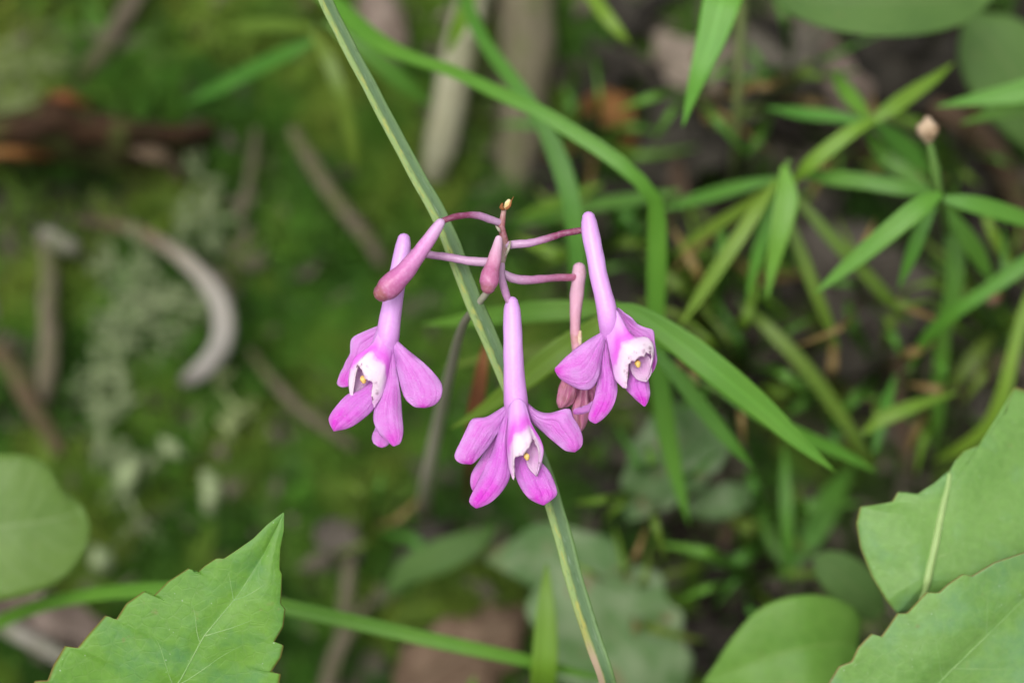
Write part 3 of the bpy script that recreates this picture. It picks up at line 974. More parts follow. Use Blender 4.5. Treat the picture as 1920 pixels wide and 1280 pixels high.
# outward-facing flower
zC = zoomer(1020, 380, 2.978)
zC2 = zoomer(1120, 570, 7.533)
fl_seed = 3
fC = tube('flower', [(1103.5, 408, 0, 12.5), (1104.5, 416, 0, 14.8), (1109, 446, -.2, 17), (1116, 480, -.4, 17), (1122, 514, -.6, 17), (1130, 548, -.8, 17.8), (1137, 580, -1, 19.5), (1141, 605, -.8, 19), (1140, 628, 0, 14)],
          M_SPUR, orchid, n=36, sides=22, lump=0.07)
fC['label'] = 'pink orchid flower with its lip turned outward, in front of a withered one'
petal(fC, [(250, 1130, 1.2), (200, 1143, .8), (163, 1160, .6), (170, 1177, .6)], [(270, 1105, 1.2), (268, 1150, .9), (222, 1174, .7), (171, 1179, .6)], 0, zC, seed=20, bulge=.1, wav=0, groove=0)
petal(fC, [(440, 850, .8), (480, 950, .6), (458, 1030, .4), (510, 1092, .2), (561, 1134, 0)], [(560, 860, .8), (575, 960, .6), (590, 1060, .2), (578, 1110, .1), (561, 1135, 0)], 0, zC, M_PETAL_DEEP, seed=21)
petal(fC, [(405, 600, 0), (450, 700, .4), (520, 790, .8), (580, 860, .8), (603, 948, .8)], [(412, 585, 0), (480, 638, .3), (540, 688, .4), (608, 713, .3), (618, 780, .4), (629, 860, .6), (624, 915, .7), (604, 949, .8)], 0, zC, seed=22, bulge=-.4)
petal(fC, [(330, 735, .2), (310, 870, 0), (300, 980, -.2), (284, 1080, -.5), (250, 1190, -.8), (253, 1212, -.8), (286, 1229, -.8)],
      [(352, 735, .2), (370, 880, 0), (402, 990, -.3), (406, 1060, -.5), (382, 1140, -.7), (332, 1202, -.8), (286, 1230, -.8)], 0, zC, M_PETAL_DEEP, seed=23)
petal(fC, [(318, 728, -.4), (240, 773, -1.2), (150, 838, -1.7), (63, 925, -2), (63, 933, -2)],
      [(342, 745, -.4), (316, 900, -.9), (296, 990, -1.3), (262, 1036, -1.6), (210, 1042, -1.8), (150, 1017, -1.9), (90, 977, -2), (63, 934, -2)], 0, zC, seed=24, bulge=.8)
lip(fC, [[(120, 420, 0), (170, 650, 0), (218, 900, 0), (262, 1070, -.2), (368, 1182, -.5)],
         [(170, 250, -.8), (220, 520, -1), (270, 760, -1.2), (335, 950, -1.2), (422, 1160, -.7)],
         [(220, 150, -1.3), (290, 450, -2), (340, 620, -2.4), (400, 760, -2.3), (440, 862, -2)],
         [(260, 90, -1.4), (370, 400, -2.2), (440, 560, -2.8), (480, 700, -2.7), (520, 802, -2.4)],
         [(280, 100, -1.2), (440, 400, -1.8), (540, 520, -2.4), (600, 640, -2.4), (640, 735, -2.2)],
         [(290, 120, -.8), (480, 440, -1.2), (620, 500, -1.7), (690, 600, -1.7), (722, 690, -1.5)],
         [(295, 140, -.4), (500, 450, -.5), (720, 490, -.6), (785, 600, -.6), (770, 770, -.5)],
         [(300, 160, 0), (500, 460, .4), (750, 520, .4), (805, 700, .4), (695, 1088, 0)]],
    [(450, 720, .8), (470, 930, .6), (560, 1060, .3), (688, 1092, 0)], [(640, 650, .8), (750, 770, .3), (768, 950, .2), (700, 1092, 0)],
    (570, 838, -.8, 6.2), -1.0, zC2)

# buds
b1 = tube('flower_bud', [(826, 418, -3.8, 9), (818, 430, -3.9, 11.5), (800, 455, -4.1, 13.5), (780, 483, -4.3, 15.5), (758, 510, -4.5, 19), (738, 530, -4.6, 22), (724, 543, -4.7, 21), (716, 549, -4.7, 17)],
          M_BUD, orchid, n=34, sides=20, lump=0.10)
b1['label'] = 'slender pink bud hanging across the bud-crossed flower'
b2 = tube('flower_bud', [(935, 448, -1.2, 7), (933, 458, -1.6, 8.8), (928, 480, -2.4, 12), (923, 503, -3, 15), (919, 518, -3.4, 17.5), (917, 530, -3.6, 18), (915.5, 538, -3.6, 14)],
          M_BUD_PALE, orchid, n=30, sides=20, lump=0.12)
b2['label'] = 'short pale pink bud with a brownish tip against the stalk top'
wf = tube('withered_flower', [(1086, 503, 5.6, 12), (1086, 514, 5.6, 14), (1083, 540, 5.8, 13), (1080, 570, 6, 12), (1078.5, 600, 6.1, 10), (1079, 630, 6.2, 9.5), (1083, 660, 6.2, 10.5), (1084, 720, 6.3, 9)],
          M_WITHER, orchid, n=30, sides=16, lump=0.12)
wf['label'] = 'withered pink flower behind the outward-facing flower'
tube('scar', [(1088, 622, 5.75, 3), (1087, 634, 5.7, 4.5), (1088, 646, 5.75, 3)], plain('scar_tissue', (0.5, 0.3, 0.16), (0.8, 0.7, 0.55), 1500, 0.6), wf, n=6, sides=8, lump=0.2)
zW = zC
for L, R, sd_, bl in [([(105, 980, 5), (85, 1030, 4.8), (72, 1100, 4.7), (85, 1145, 4.8)], [(185, 980, 5), (180, 1060, 4.4), (160, 1120, 4.4), (100, 1148, 4.8)], 31, .8),
                      ([(180, 1000, 5.6), (178, 1080, 5.2), (158, 1160, 5), (175, 1230, 5), (200, 1275, 5)], [(250, 1000, 5.6), (248, 1090, 5.2), (255, 1170, 5), (232, 1240, 5), (205, 1277, 5)], 32, .6),
                      ([(210, 1030, 6), (235, 1100, 6), (240, 1160, 6), (250, 1200, 6)], [(290, 1020, 6), (295, 1080, 6.2), (270, 1130, 6.2), (252, 1200, 6)], 33, .3)]:
    sh = Sheet([zW(L), zW(R)], 17, 22, bl, .2, 1.1, wavf=2.5, seed=sd_)
    sh.build('shrivelled_petal', M_SHRIVEL, wf, 0.0002)

# ------------------------------------------------------------------ the long ribbed blade running diagonally
pth = [(560, -120, 2.5, 26), (610, 0, 3, 26), (700, 175, 3.2, 27), (780, 325, 3.4, 29), (828, 412, 3.6, 31), (882, 550, 4, 33), (921, 640, 4.6, 33), (965, 745, 5.2, 33),
       (1010, 860, 5.4, 33), (1046, 970, 5.4, 34), (1075, 1080, 5.2, 34), (1106, 1180, 5.2, 33), (1137, 1270, 5.6, 31), (1164, 1400, 14, 30), (1170, 1560, 48, 28), (1165, 1680, 105, 24)]
_q = [P(*p[:3]) for p in pth]
_s = np.concatenate([[0], np.cumsum([(b - a).length for a, b in zip(_q[:-1], _q[1:])])])
_s /= _s[-1]
M_DIAG = diagonal_mat(_s[10] + 0.3 * (_s[11] - _s[10]), _s[11] + 0.004)
sedge = thing('sedge', P(*pth[-1][:3]), 'long ribbed grass blade with yellow blemished edge, running behind the orchid flowers', 'grass')
db = ribbon('blade', pth, M_DIAG, sedge, nv=190, nu=15, fold=-0.28, thick=0.00025, jag=0.10, wav=0.06, twist=24)


# ------------------------------------------------------------------ serrated leaves near the camera
def serrated(name, label, base_d, cols, mat, mid, veins, stem, midr_end=0.8, nu=41, nv=190, bulge=0.6, wav=0.8, midr=5, seed=0, vr=1.6, vmat=M_VEIN, linear=True):
    """cols: left edge, midrib, right edge, each from base to tip"""
    foot = P(*stem[-1][:3])
    t_ = thing(name, foot, label, 'leafy plant')
    sh = Sheet(cols, nu, nv, bulge, 0.35, wav, linear_edges=linear, seed=seed)
    lf = sh.build('leaf', mat, t_, 0.00022)
    def path(uvs, r0, r1, n):
        q = catmull(uvs, n)
        out = []
        for k in range(n):
            out.append(tuple(sh.at(q[k][0], q[k][1], 0.05)) + (px() * (r0 + (r1 - r0) * k / (n - 1)),))
        return out
    tube('midrib', path([(0, 0.0), (0, 0.5), (0, mid)], midr, midr_end, 40), vmat, lf, n=60, sides=8, world=True)
    for vn in veins:
        tube('vein', path(vn, vr, 0.5, 16), vmat, lf, n=24, sides=6, world=True)
    tube('stem', stem, M_STEM, t_, n=24)
    return t_


z5 = zoomer(50, 940, 3.765)
dL = -2.0
Ledge = [(-20, 2100, 9), (-80, 1800, 5), (20, 1500, 2), (-20, 1420, 1), (60, 1262, .4), (150, 1258, 0), (190, 1150, 0), (270, 1015, 0), (360, 1028, 0), (430, 940, 0), (555, 800, 0), (630, 832, 0), (700, 720, 0), (830, 628, 0), (892, 668, 0),
         (1000, 560, 0), (1145, 468, 0), (1202, 502, 0), (1260, 450, 0), (1340, 398, 0), (1390, 402, 0), (1500, 330, 0), (1600, 260, .2), (1700, 160, .4), (1812, 78, .8)]
Redge = [(860, 2150, 9), (1300, 1900, 5), (1560, 1600, 2.5), (1620, 1500, 2), (1740, 1450, 2), (1785, 1280, 1.6), (1797, 1213, 1.5), (1728, 1200, 1.5), (1795, 1100, 1.4), (1817, 1013, 1.3), (1748, 990, 1.2), (1812, 880, 1.2), (1827, 758, 1.1), (1795, 720, 1.1),
         (1800, 620, 1), (1804, 515, 1), (1786, 480, 1), (1790, 330, 1), (1815, 200, .9), (1814, 78, .8)]
Mid = [(420, 2130, 10), (650, 1800, 5.5), (1000, 1380, 2), (1090, 1250, 1.2), (1250, 950, .7), (1500, 650, .6), (1680, 360, .7), (1813, 78, .8)]
serrated('serrated_leaf_plant', 'sharp serrated green leaf pointing up to a fine tip, with reddish toothed edge', 0, [z5(Ledge, dL), z5(Mid, dL), z5(Redge, dL)], M_SERR, 0.97,
         [[(0, .28), (.35, .36), (.8, .46)], [(0, .47), (.4, .60), (.9, .71)], [(0, .62), (.45, .70), (.9, .79)], [(0, .74), (.5, .81), (.9, .86)],
          [(0, .30), (-.4, .40), (-.85, .44)], [(0, .46), (-.4, .55), (-.85, .60)], [(0, .6), (-.4, .68), (-.85, .72)], [(0, .74), (-.4, .80), (-.85, .84)]],
         [(161, 1506, 8, 8), (120, 1560, 14, 8), (80, 1640, 50, 8), (70, 1720, gd(70, 1720), 8)], seed=3, wav=0.9, midr=3.2)

z6 = zoomer(1300, 700, 2.206)
dR = 14.0
# upper of the two pale leaves
L1 = [(960, 960, 3), (840, 990, 1), (800, 940, 0), (740, 840, 0), (692, 720, 0), (675, 620, .2), (690, 552, .6), (760, 542, .9), (822, 530, 1.2), (846, 488, 1.4), (912, 507, 1.5), (1000, 452, 2), (1060, 400, 2.6)]
M1 = [(945, 920, 1), (965, 850, 0), (1000, 700, .5), (1030, 560, 1.4), (1052, 460, 2.2), (1062, 400, 2.7)]
R1 = [(1000, 950, 3), (1200, 900, 2), (1400, 800, 2.5), (1560, 620, 4), (1640, 430, 6), (1560, 260, 7), (1440, 90, 6.5), (1330, 55, 6), (1300, 130, 5), (1270, 222, 4.5), (1200, 290, 4), (1122, 320, 3.4), (1092, 352, 3), (1064, 400, 2.8)]
serrated('serrated_leaf_plant', 'upper pale green toothed leaf with a light midrib, partly under another leaf', 0, [z6(L1, dR), z6(M1, dR), z6(R1, dR)], M_SERR_P, 0.96,
         [[(0, .25), (-.4, .42), (-.8, .55)], [(0, .3), (.4, .4), (.8, .5)]],
         [(1728, 1117, dR + 1, 9), (1740, 1180, dR + 8, 9), (1790, 1330, 55, 9), (1800, 1440, gd(1800, 1440), 9)], seed=5, midr=10, midr_end=6, wav=1.0, vmat=M_VEIN_P, vr=1.2, nu=31)
# lower one, in front
dR2 = 8.0
L2 = [(700, 1500, 3), (600, 1420, 2), (556, 1285, 1), (600, 1210, .6), (652, 1190, .5), (680, 1130, .4), (735, 1073, .3), (775, 1087, .3), (842, 990, .2), (880, 990, .2), (962, 903, .2), (1012, 905, .2), (1050, 870, .2), (1112, 828, .3), (1150, 836, .4),
      (1242, 780, .6), (1370, 738, 1), (1500, 700, 2), (1560, 720, 2.4), (1680, 660, 4)]
M2 = [(800, 1560, 3.5), (900, 1400, 2), (1060, 1230, 1.4), (1250, 1050, 1.5), (1450, 850, 2.5), (1680, 660, 4)]
R2 = [(950, 1640, 4), (1150, 1620, 3), (1350, 1500, 3), (1550, 1300, 4), (1640, 1000, 5), (1690, 800, 5), (1681, 660, 4)]
serrated('serrated_leaf_plant', 'lower pale green toothed leaf lying over the other one, with reddish edge', 0, [z6(L2, dR2), z6(M2, dR2), z6(R2, dR2)], M_SERR_P, 0.97,
         [[(0, .3), (-.4, .4), (-.85, .5)], [(0, .5), (-.4, .6), (-.85, .7)], [(0, .68), (-.4, .75), (-.85, .8)], [(0, .35), (.4, .45), (.8, .55)]],
         [(1663, 1407, dR2 + 4, 8), (1640, 1450, 20, 8), (1650, 1540, 60, 8), (1660, 1620, gd(1660, 1620), 8)], seed=8, midr=2.5, wav=0.9)


# ------------------------------------------------------------------ other broad leaves
def broad(name, label, path, mat, stem, cat='leaf', **kw):
    foot = P(*stem[-1][:3])
    t_ = thing(name, foot, label, cat)
    ribbon('leaf', path, mat, t_, nv=40, nu=17, **kw)
    tube('stem', stem, M_STEM, t_, n=16, sides=8)
    return t_


broad('round_leaf_plant', 'rounded olive green leaf, soft and blurred beside the mossy bank', [(-190, 1010, 46, 30), (-150, 1005, 45, 150), (-70, 995, 44, 262), (20, 985, 44, 270), (90, 975, 45, 235), (130, 965, 46, 160), (150, 955, 47, 60), (156, 950, 47, 4)],
      M_BROAD_O, [(-190, 1010, 46, 7), (-230, 1060, 70, 7), (-240, 1100, gd(-240, 1100), 7)], curl=0.12, fold=0.1, thick=0.0003)
broad('pointed_leaf_plant', 'bright green pointed leaf with curved veins beside the pale toothed leaves', [(1608, 1205, 42, 90), (1575, 1205, 40, 158), (1515, 1212, 38, 198), (1455, 1226, 38, 186), (1400, 1246, 38, 122), (1355, 1264, 39, 52), (1318, 1280, 40, 4)],
      M_BROAD, [(1600, 1195, 42, 6), (1640, 1240, 70, 6), (1650, 1260, gd(1650, 1260), 6)], curl=0.15, fold=0.22, thick=0.0003)
broad('blunt_leaf_plant', 'small dull green blunt leaf between the pointed leaf and toothed leaves', [(1650, 1150, 60, 40), (1620, 1120, 58, 85), (1580, 1080, 57, 85), (1545, 1055, 57, 55), (1525, 1042, 57, 6)],
      M_BROAD_D, [(1650, 1150, 60, 5), (1680, 1190, 85, 5), (1690, 1200, gd(1690, 1200), 5)], curl=0.2)
broad('oval_leaf_plant', 'broad grey-green oval leaf with blunt end hanging over the leaf litter', [(1450, -10, 62, 20), (1500, 0, 60, 70), (1580, 5, 58, 120), (1680, 5, 58, 140), (1780, 0, 60, 110), (1840, -10, 62, 50), (1870, -20, 63, 6)],
      M_BROAD_D, [(1450, -10, 62, 6), (1420, -40, 85, 6), (1410, -60, gd(1410, -60), 6)], fold=0.12, roll=-12)
broad('dark_leaf_plant', 'dark green broad leaf in shade behind the grass tips', [(1990, 300, 85, 30), (1950, 230, 82, 120), (1900, 140, 80, 170), (1850, 70, 80, 130), (1815, 30, 82, 20)],
      M_BROAD_D, [(1990, 300, 85, 6), (2010, 330, 100, 6), (2015, 345, gd(2015, 345), 6)], curl=0.2)
broad('mottled_leaf_plant', 'large mottled grey-green leaf behind the lower end of the ribbed blade', [(1250, 1330, 84, 60), (1210, 1270, 80, 190), (1150, 1190, 78, 250), (1090, 1110, 78, 230), (1030, 1050, 80, 150), (960, 1045, 84, 70), (912, 1050, 86, 5)],
      M_MOTTLE, [(1250, 1330, 84, 6), (1270, 1350, 100, 6), (1280, 1360, gd(1280, 1360), 6)], curl=0.1, wav=0.3, jag=0.22, seed=2)
broad('mottled_leaf_plant', 'mottled leaf with a brown spot behind the grass blade tips', [(1330, 770, 80, 60), (1310, 800, 78, 140), (1265, 850, 77, 165), (1220, 910, 78, 120), (1190, 955, 80, 45), (1178, 978, 81, 4)],
      M_MOTTLE, [(1330, 770, 80, 5), (1350, 740, 100, 5), (1355, 735, gd(1355, 735), 5)], curl=0.1, wav=0.3, jag=0.22, seed=4)
broad('small_mottled_leaf_plant', 'small pale mottled leaf beside the brown-spotted one', [(1290, 955, 86, 20), (1330, 945, 84, 60), (1370, 935, 83, 62), (1400, 928, 84, 40), (1418, 922, 85, 4)],
      M_MOTTLE, [(1290, 955, 86, 4), (1270, 965, 105, 4), (1265, 968, gd(1265, 968), 4)], curl=0.2)
broad('drooping_leaf_plant', 'dull green narrow leaf on the moss below the orchid stalk', [(730, 1110, 88, 10), (765, 1070, 86, 50), (830, 1040, 84, 62), (890, 1015, 84, 45), (930, 985, 86, 5)],
      M_BROAD_D, [(730, 1110, 88, 4), (715, 1140, 110, 4), (712, 1146, gd(712, 1146), 4)], curl=0.15)


# ------------------------------------------------------------------ grasses
def grass(label, foot, leaves, stems=(), group=None, name='grass_plant'):
    """leaves: (material, roll, fold, path); stems: paths of (x, y, d, r); foot: photo position of the root"""
    ft = G(*foot)
    t_ = thing(name, ft, label, 'grass', group)
    for mat, roll, fold, pth_ in leaves:
        pth_ = [(a, b, min(d * 1.22, max(d, gd(a, b) - 6)), w_ * (0.8 if d > 36 else 0.95)) for a, b, d, w_ in pth_]
        ribbon('blade', pth_, mat, t_, nv=36, nu=9, roll=roll, fold=fold)
    for st in stems:
        mat = M_STEM
        if isinstance(st, tuple):
            mat, st = st
        st = [(a, b, min(d * 1.22, max(d, gd(a, b) - 6)), w_) for a, b, d, w_ in st]
        tube('stem', st, mat, t_, n=22, sides=8)
    return t_


def gfoot(x, y):
    return (x, y, gd(x, y))


# plant behind the outward-facing flower: node near (1165,575)
grass('tall grass plant with wide bright blades spreading from behind the outward-facing flower', (1180, 700),
      [(M_BLADE, 8, .12, [(1150, 572, 20, 10), (1190, 585, 20, 32), (1270, 638, 20, 54), (1350, 700, 20, 58), (1430, 766, 21, 48), (1500, 829, 22, 29), (1566, 884, 23, 3)]),
       (M_BLADE_Y, -4, .12, [(1165, 575, 22, 12), (1120, 612, 22, 38), (1050, 658, 21, 50), (980, 712, 22, 44), (910, 765, 24, 24), (845, 803, 26, 3)]),
       (M_BLADE, 4, .15, [(1160, 572, 26, 14), (1090, 580, 28, 38), (1000, 585, 30, 42), (900, 596, 34, 32), (840, 603, 37, 22), (790, 608, 40, 3)]),
       (M_BLADE_O, 5, .15, [(1150, 620, 38, 12), (1080, 640, 40, 34), (1000, 660, 42, 34), (920, 668, 44, 26), (830, 690, 48, 4)]),
       (M_BLADE_D, 10, .2, [(1210, 640, 34, 12), (1270, 705, 34, 30), (1330, 780, 35, 32), (1380, 840, 36, 22), (1415, 880, 38, 3)]),
       (M_BLADE, 6, .2, [(1350, 735, 38, 10), (1420, 775, 38, 30), (1500, 815, 39, 34), (1580, 850, 41, 26), (1645, 885, 43, 3)])],
      [[(1160, 574, 21, 6), (1175, 600, 40, 7), (1185, 650, 80, 7), gfoot(1180, 700) + (7,)], [(1180, 625, 60, 4), (1260, 690, 44, 4), (1350, 735, 38, 4)]])
# the long arching blade that bends down
grass('arching grass blade bent sharply downward beside the outward-facing flower', (560, -60),
      [(M_BLADE, 10, .18, [(560, -50, 60, 30), (640, 20, 52, 44), (700, 72, 46, 42), (760, 104, 42, 32), (842, 131, 38, 28), (936, 175, 34, 28), (1010, 208, 32, 29), (1077, 249, 31, 31), (1144, 292, 30, 31), (1194, 334, 30, 29), (1222, 362, 31, 28),
                          (1232, 400, 33, 36), (1232, 500, 36, 40), (1230, 590, 39, 42), (1236, 700, 42, 46), (1254, 830, 45, 44), (1278, 930, 47, 24), (1292, 985, 48, 3)])],
      [[(560, -50, 60, 5), (555, -55, 90, 5), gfoot(560, -60) + (5,)]])
grass('grass blade crossing under the arching blade and dropping behind the outward-facing flower', (880, -70),
      [(M_BLADE_D, 0, .2, [(860, -50, 62, 14), (880, 20, 55, 30), (912, 85, 50, 32), (960, 150, 46, 34), (1010, 220, 44, 36), (1048, 300, 43, 46), (1072, 380, 43, 46), (1082, 460, 44, 44), (1086, 550, 46, 36), (1088, 640, 49, 4)]),
       (M_BLADE_Y, 0, .2, [(865, -50, 64, 14), (880, -10, 62, 34), (868, 30, 62, 36), (850, 75, 64, 22), (840, 100, 66, 4)])],
      [[(860, -50, 62, 5), (872, -62, 90, 5), gfoot(880, -70) + (5,)]])
grass('bright wide grass blade hanging down above the leaf litter', (1375, -110),
      [(M_BLADE, 8, .14, [(1375, -90, 30, 20), (1368, -40, 29, 70), (1352, 10, 28, 74), (1335, 70, 28, 60), (1312, 135, 28, 38), (1294, 190, 29, 20), (1280, 238, 30, 3)])],
      [[(1375, -90, 30, 6), (1378, -100, 70, 6), gfoot(1375, -110) + (6,)], (M_STEM_O, [(1392, -80, 70, 10), (1390, 0, 62, 10), (1386, 120, 60, 9.5), (1380, 250, 64, 8), (1375, 330, 80, 7), gfoot(1374, 360) + (6,)])])
grass('short yellow-green blade tip leaning in above the litter', (1080, -60),
      [(M_BLADE_Y, 0, .2, [(1080, -50, 62, 14), (1110, -5, 58, 32), (1140, 35, 56, 32), (1165, 65, 56, 22), (1182, 82, 57, 4)])],
      [[(1080, -50, 62, 5), gfoot(1080, -60) + (5,)]])
grass('thin pale blades over the moss, leaning across the dim upper bank', (600, 30),
      [(M_BLADE_O, 0, .2, [(585, 60, 70, 16), (615, 110, 68, 34), (638, 170, 68, 36), (652, 230, 70, 34), (662, 280, 72, 22), (668, 320, 74, 4)]),
       (M_BLADE_D, 0, .2, [(590, 75, 72, 14), (545, 98, 74, 34), (480, 128, 78, 36), (410, 165, 82, 28), (345, 195, 86, 4)]),
       (M_BLADE_O, 0, .2, [(590, 55, 74, 14), (540, 48, 78, 30), (480, 48, 82, 30), (420, 52, 86, 4)]),
       (M_BLADE_D, 0, .2, [(610, 40, 66, 14), (690, 100, 66, 40), (750, 150, 68, 44), (810, 200, 72, 6)])],
      [[(590, 55, 70, 5), (595, 40, 95, 5), gfoot(600, 30) + (5,)]])

# star-shaped bamboo grass on the right
grass('bamboo-like grass with a star of short blades, one tip pointing at the broad leaf', (1640, 330),
      [(M_BLADE_Y, 0, .2, [(1625, 235, 46, 14), (1668, 205, 46, 36), (1715, 172, 47, 34), (1755, 145, 48, 22), (1788, 118, 50, 3)]),
       (M_BLADE_D, 0, .2, [(1625, 230, 50, 12), (1560, 218, 52, 28), (1500, 212, 54, 28), (1435, 202, 57, 3)]),
       (M_BLADE_Y, 5, .2, [(1640, 225, 44, 12), (1600, 245, 43, 32), (1555, 278, 43, 36), (1515, 312, 44, 34), (1485, 345, 46, 4)]),
       (M_BLADE, 0, .2, [(1630, 225, 52, 12), (1605, 195, 54, 36), (1582, 165, 56, 34), (1560, 130, 60, 4)]),
       (M_BLADE_D, 0, .2, [(1640, 230, 54, 14), (1680, 262, 56, 46), (1715, 295, 58, 40), (1745, 335, 60, 4)]),
       (M_BLADE_D, 0, .2, [(1625, 245, 56, 14), (1655, 285, 58, 44), (1695, 320, 58, 40), (1745, 355, 58, 6)])],
      [[(1630, 232, 48, 5), (1638, 260, 75, 5), (1640, 300, 100, 5), gfoot(1640, 330) + (5,)]])
t_ = grass('bamboo-like grass whose stem carries a round beige seed head', (1800, 560),
      [(M_BLADE, 6, .16, [(1765, 362, 32, 14), (1725, 388, 31, 40), (1675, 428, 31, 40), (1615, 478, 32, 34), (1570, 515, 33, 22), (1528, 550, 34, 3)]),
       (M_BLADE_D, 0, .16, [(1765, 372, 34, 14), (1820, 382, 34, 34), (1880, 398, 35, 36), (1950, 420, 37, 30), (2010, 440, 40, 4)]),
       (M_BLADE_D, -6, .18, [(1750, 362, 42, 14), (1690, 352, 44, 36), (1620, 340, 45, 38), (1550, 332, 47, 34), (1490, 325, 50, 5)]),
       (M_BLADE, 0, .2, [(1755, 380, 38, 14), (1730, 425, 38, 32), (1708, 480, 39, 30), (1685, 540, 41, 4)]),
       (M_BLADE_D, 0, .2, [(1765, 385, 46, 14), (1800, 430, 47, 40), (1835, 480, 49, 40), (1865, 540, 52, 4)]),
       (M_BLADE_D, 0, .2, [(1770, 400, 54, 18), (1790, 470, 54, 44), (1788, 540, 55, 42), (1770, 610, 57, 36), (1762, 700, 60, 34), (1757, 790, 64, 26), (1752, 840, 68, 4)])],
      [[(1741, 256, 30, 6), (1750, 300, 31, 10), (1757, 340, 32, 10), (1764, 380, 35, 9), (1780, 450, 60, 8), (1800, 520, 95, 8), gfoot(1800, 560) + (7,)]])
hd = tube('seed_head', [(1741, 262, 36.6, 9), (1740, 252, 36, 15), (1739, 242, 35.5, 21), (1739, 234, 35.5, 20), (1739, 227, 35.5, 10)], plain('seed_head_beige', (0.34, 0.22, 0.12), (0.62, 0.48, 0.34), 500, 0.8, 0, 0.8, 0.002), t_, n=12, sides=14, lump=0.2)

grass('bamboo-like grass with downward pointing blades between the litter and the outward-facing flower', (1440, 640),
      [(M_BLADE, 4, .18, [(1470, 310, 38, 16), (1475, 370, 37, 54), (1462, 440, 37, 46), (1448, 500, 38, 28), (1438, 562, 39, 3)]),
       (M_BLADE, 0, .18, [(1462, 345, 44, 14), (1440, 410, 44, 32), (1420, 480, 45, 30), (1400, 562, 47, 4)]),
       (M_BLADE_Y, 0, .18, [(1455, 340, 42, 12), (1415, 400, 41, 32), (1365, 475, 41, 34), (1315, 550, 42, 28), (1272, 615, 43, 4)]),
       (M_BLADE_O, 0, .18, [(1475, 400, 46, 12), (1500, 470, 46, 30), (1530, 550, 47, 30), (1555, 610, 49, 24), (1572, 655, 51, 4)]),
       (M_BLADE_O, 0, .18, [(1485, 360, 50, 12), (1545, 430, 50, 30), (1615, 505, 51, 32), (1670, 565, 53, 26), (1712, 610, 56, 4)]),
       (M_BLADE_D, 0, .18, [(1460, 335, 52, 12), (1390, 350, 54, 30), (1310, 372, 57, 30), (1230, 395, 60, 4)]),
       (M_BLADE_Y, 0, .18, [(1440, 350, 54, 10), (1400, 385, 56, 22), (1330, 430, 59, 24), (1260, 480, 62, 4)]),
       (M_BLADE_DRY, 0, .18, [(1390, 400, 62, 8), (1340, 430, 64, 22), (1300, 465, 66, 22), (1262, 510, 69, 4)])],
      [[(1478, 305, 40, 7), (1470, 345, 50, 7), (1455, 460, 80, 7), (1445, 580, 105, 7), gfoot(1440, 640) + (7,)]])
grass("short blurred blades poking out behind the spur of the outward-facing flower", (1260, 430),
      [(M_BLADE_D, 0, .18, [(1270, 360, 64, 10), (1200, 372, 66, 28), (1110, 385, 69, 30), (1030, 405, 72, 26), (960, 425, 76, 4)]),
       (M_BLADE_Y, 0, .18, [(1130, 345, 66, 8), (1080, 365, 68, 24), (1020, 390, 71, 24), (965, 412, 74, 4)])],
      [[(1270, 360, 64, 5), (1265, 400, 95, 5), gfoot(1260, 430) + (5,)]])
grass('dark olive grass blade slanting through the shade under the star-bladed grass', (1390, 560),
      [(M_BLADE_O, 0, .18, [(1390, 570, 58, 10), (1440, 615, 56, 30), (1507, 685, 56, 34), (1570, 770, 58, 32), (1615, 840, 60, 20), (1640, 880, 62, 4)])],
      [[(1390, 570, 58, 5), (1388, 562, 95, 5), gfoot(1390, 560) + (5,)]])
t_ = grass('grass stems crossing near a small dried pinkish flower', (1735, 760),
      [(M_BLADE, 0, .18, [(1990, 440, 46, 14), (1920, 495, 45, 38), (1850, 545, 46, 34), (1790, 585, 48, 32), (1740, 630, 52, 28), (1705, 690, 58, 10)]),
       (M_BLADE_Y, 0, .15, [(1960, 480, 52, 12), (1925, 570, 50, 26), (1900, 660, 50, 30), (1880, 740, 51, 34), (1850, 800, 53, 32), (1800, 840, 56, 24), (1750, 865, 60, 4)]),
       (M_BLADE_Y, 0, .18, [(1840, 380, 58, 10), (1862, 440, 58, 24), (1890, 490, 60, 22), (1915, 530, 62, 6)])],
      [[(1705, 690, 58, 7), (1698, 720, 75, 8), (1702, 745, 95, 7), gfoot(1735, 760) + (6,)], [(1862, 562, 60, 5), (1855, 600, 70, 5), (1835, 650, 90, 5), gfoot(1820, 690) + (5,)]])
tube('dried_flower', [(1862, 566, 73, 9), (1860, 556, 72, 17), (1858, 546, 71.5, 20), (1858, 540, 71.5, 9)], plain('dried_flower', (0.30, 0.12, 0.06), (0.50, 0.36, 0.30), 420, 0.85, 0, 0.8, 0.002), t_, n=10, sides=12, lump=0.25)
grass('small grass with a bright tip in front of the shaded gap by the toothed leaf', (1640, 900),
      [(M_BLADE_Y, 0, .18, [(1615, 815, 46, 8), (1650, 788, 45, 32), (1695, 768, 45, 34), (1740, 752, 46, 24), (1798, 735, 48, 3)]),
       (M_BLADE_D, 0, .18, [(1640, 850, 52, 10), (1650, 800, 52, 30), (1664, 750, 54, 26), (1680, 700, 57, 3)])],
      [[(1618, 815, 46, 5), (1628, 850, 75, 5), gfoot(1640, 900) + (5,)]])
grass('greyish short blade by the dried flower', (1775, 790),
      [(M_BLADE_O, 0, .18, [(1780, 730, 70, 10), (1805, 700, 69, 36), (1835, 660, 69, 36), (1862, 625, 71, 4)])],
      [[(1780, 730, 70, 5), gfoot(1775, 790) + (5,)]])
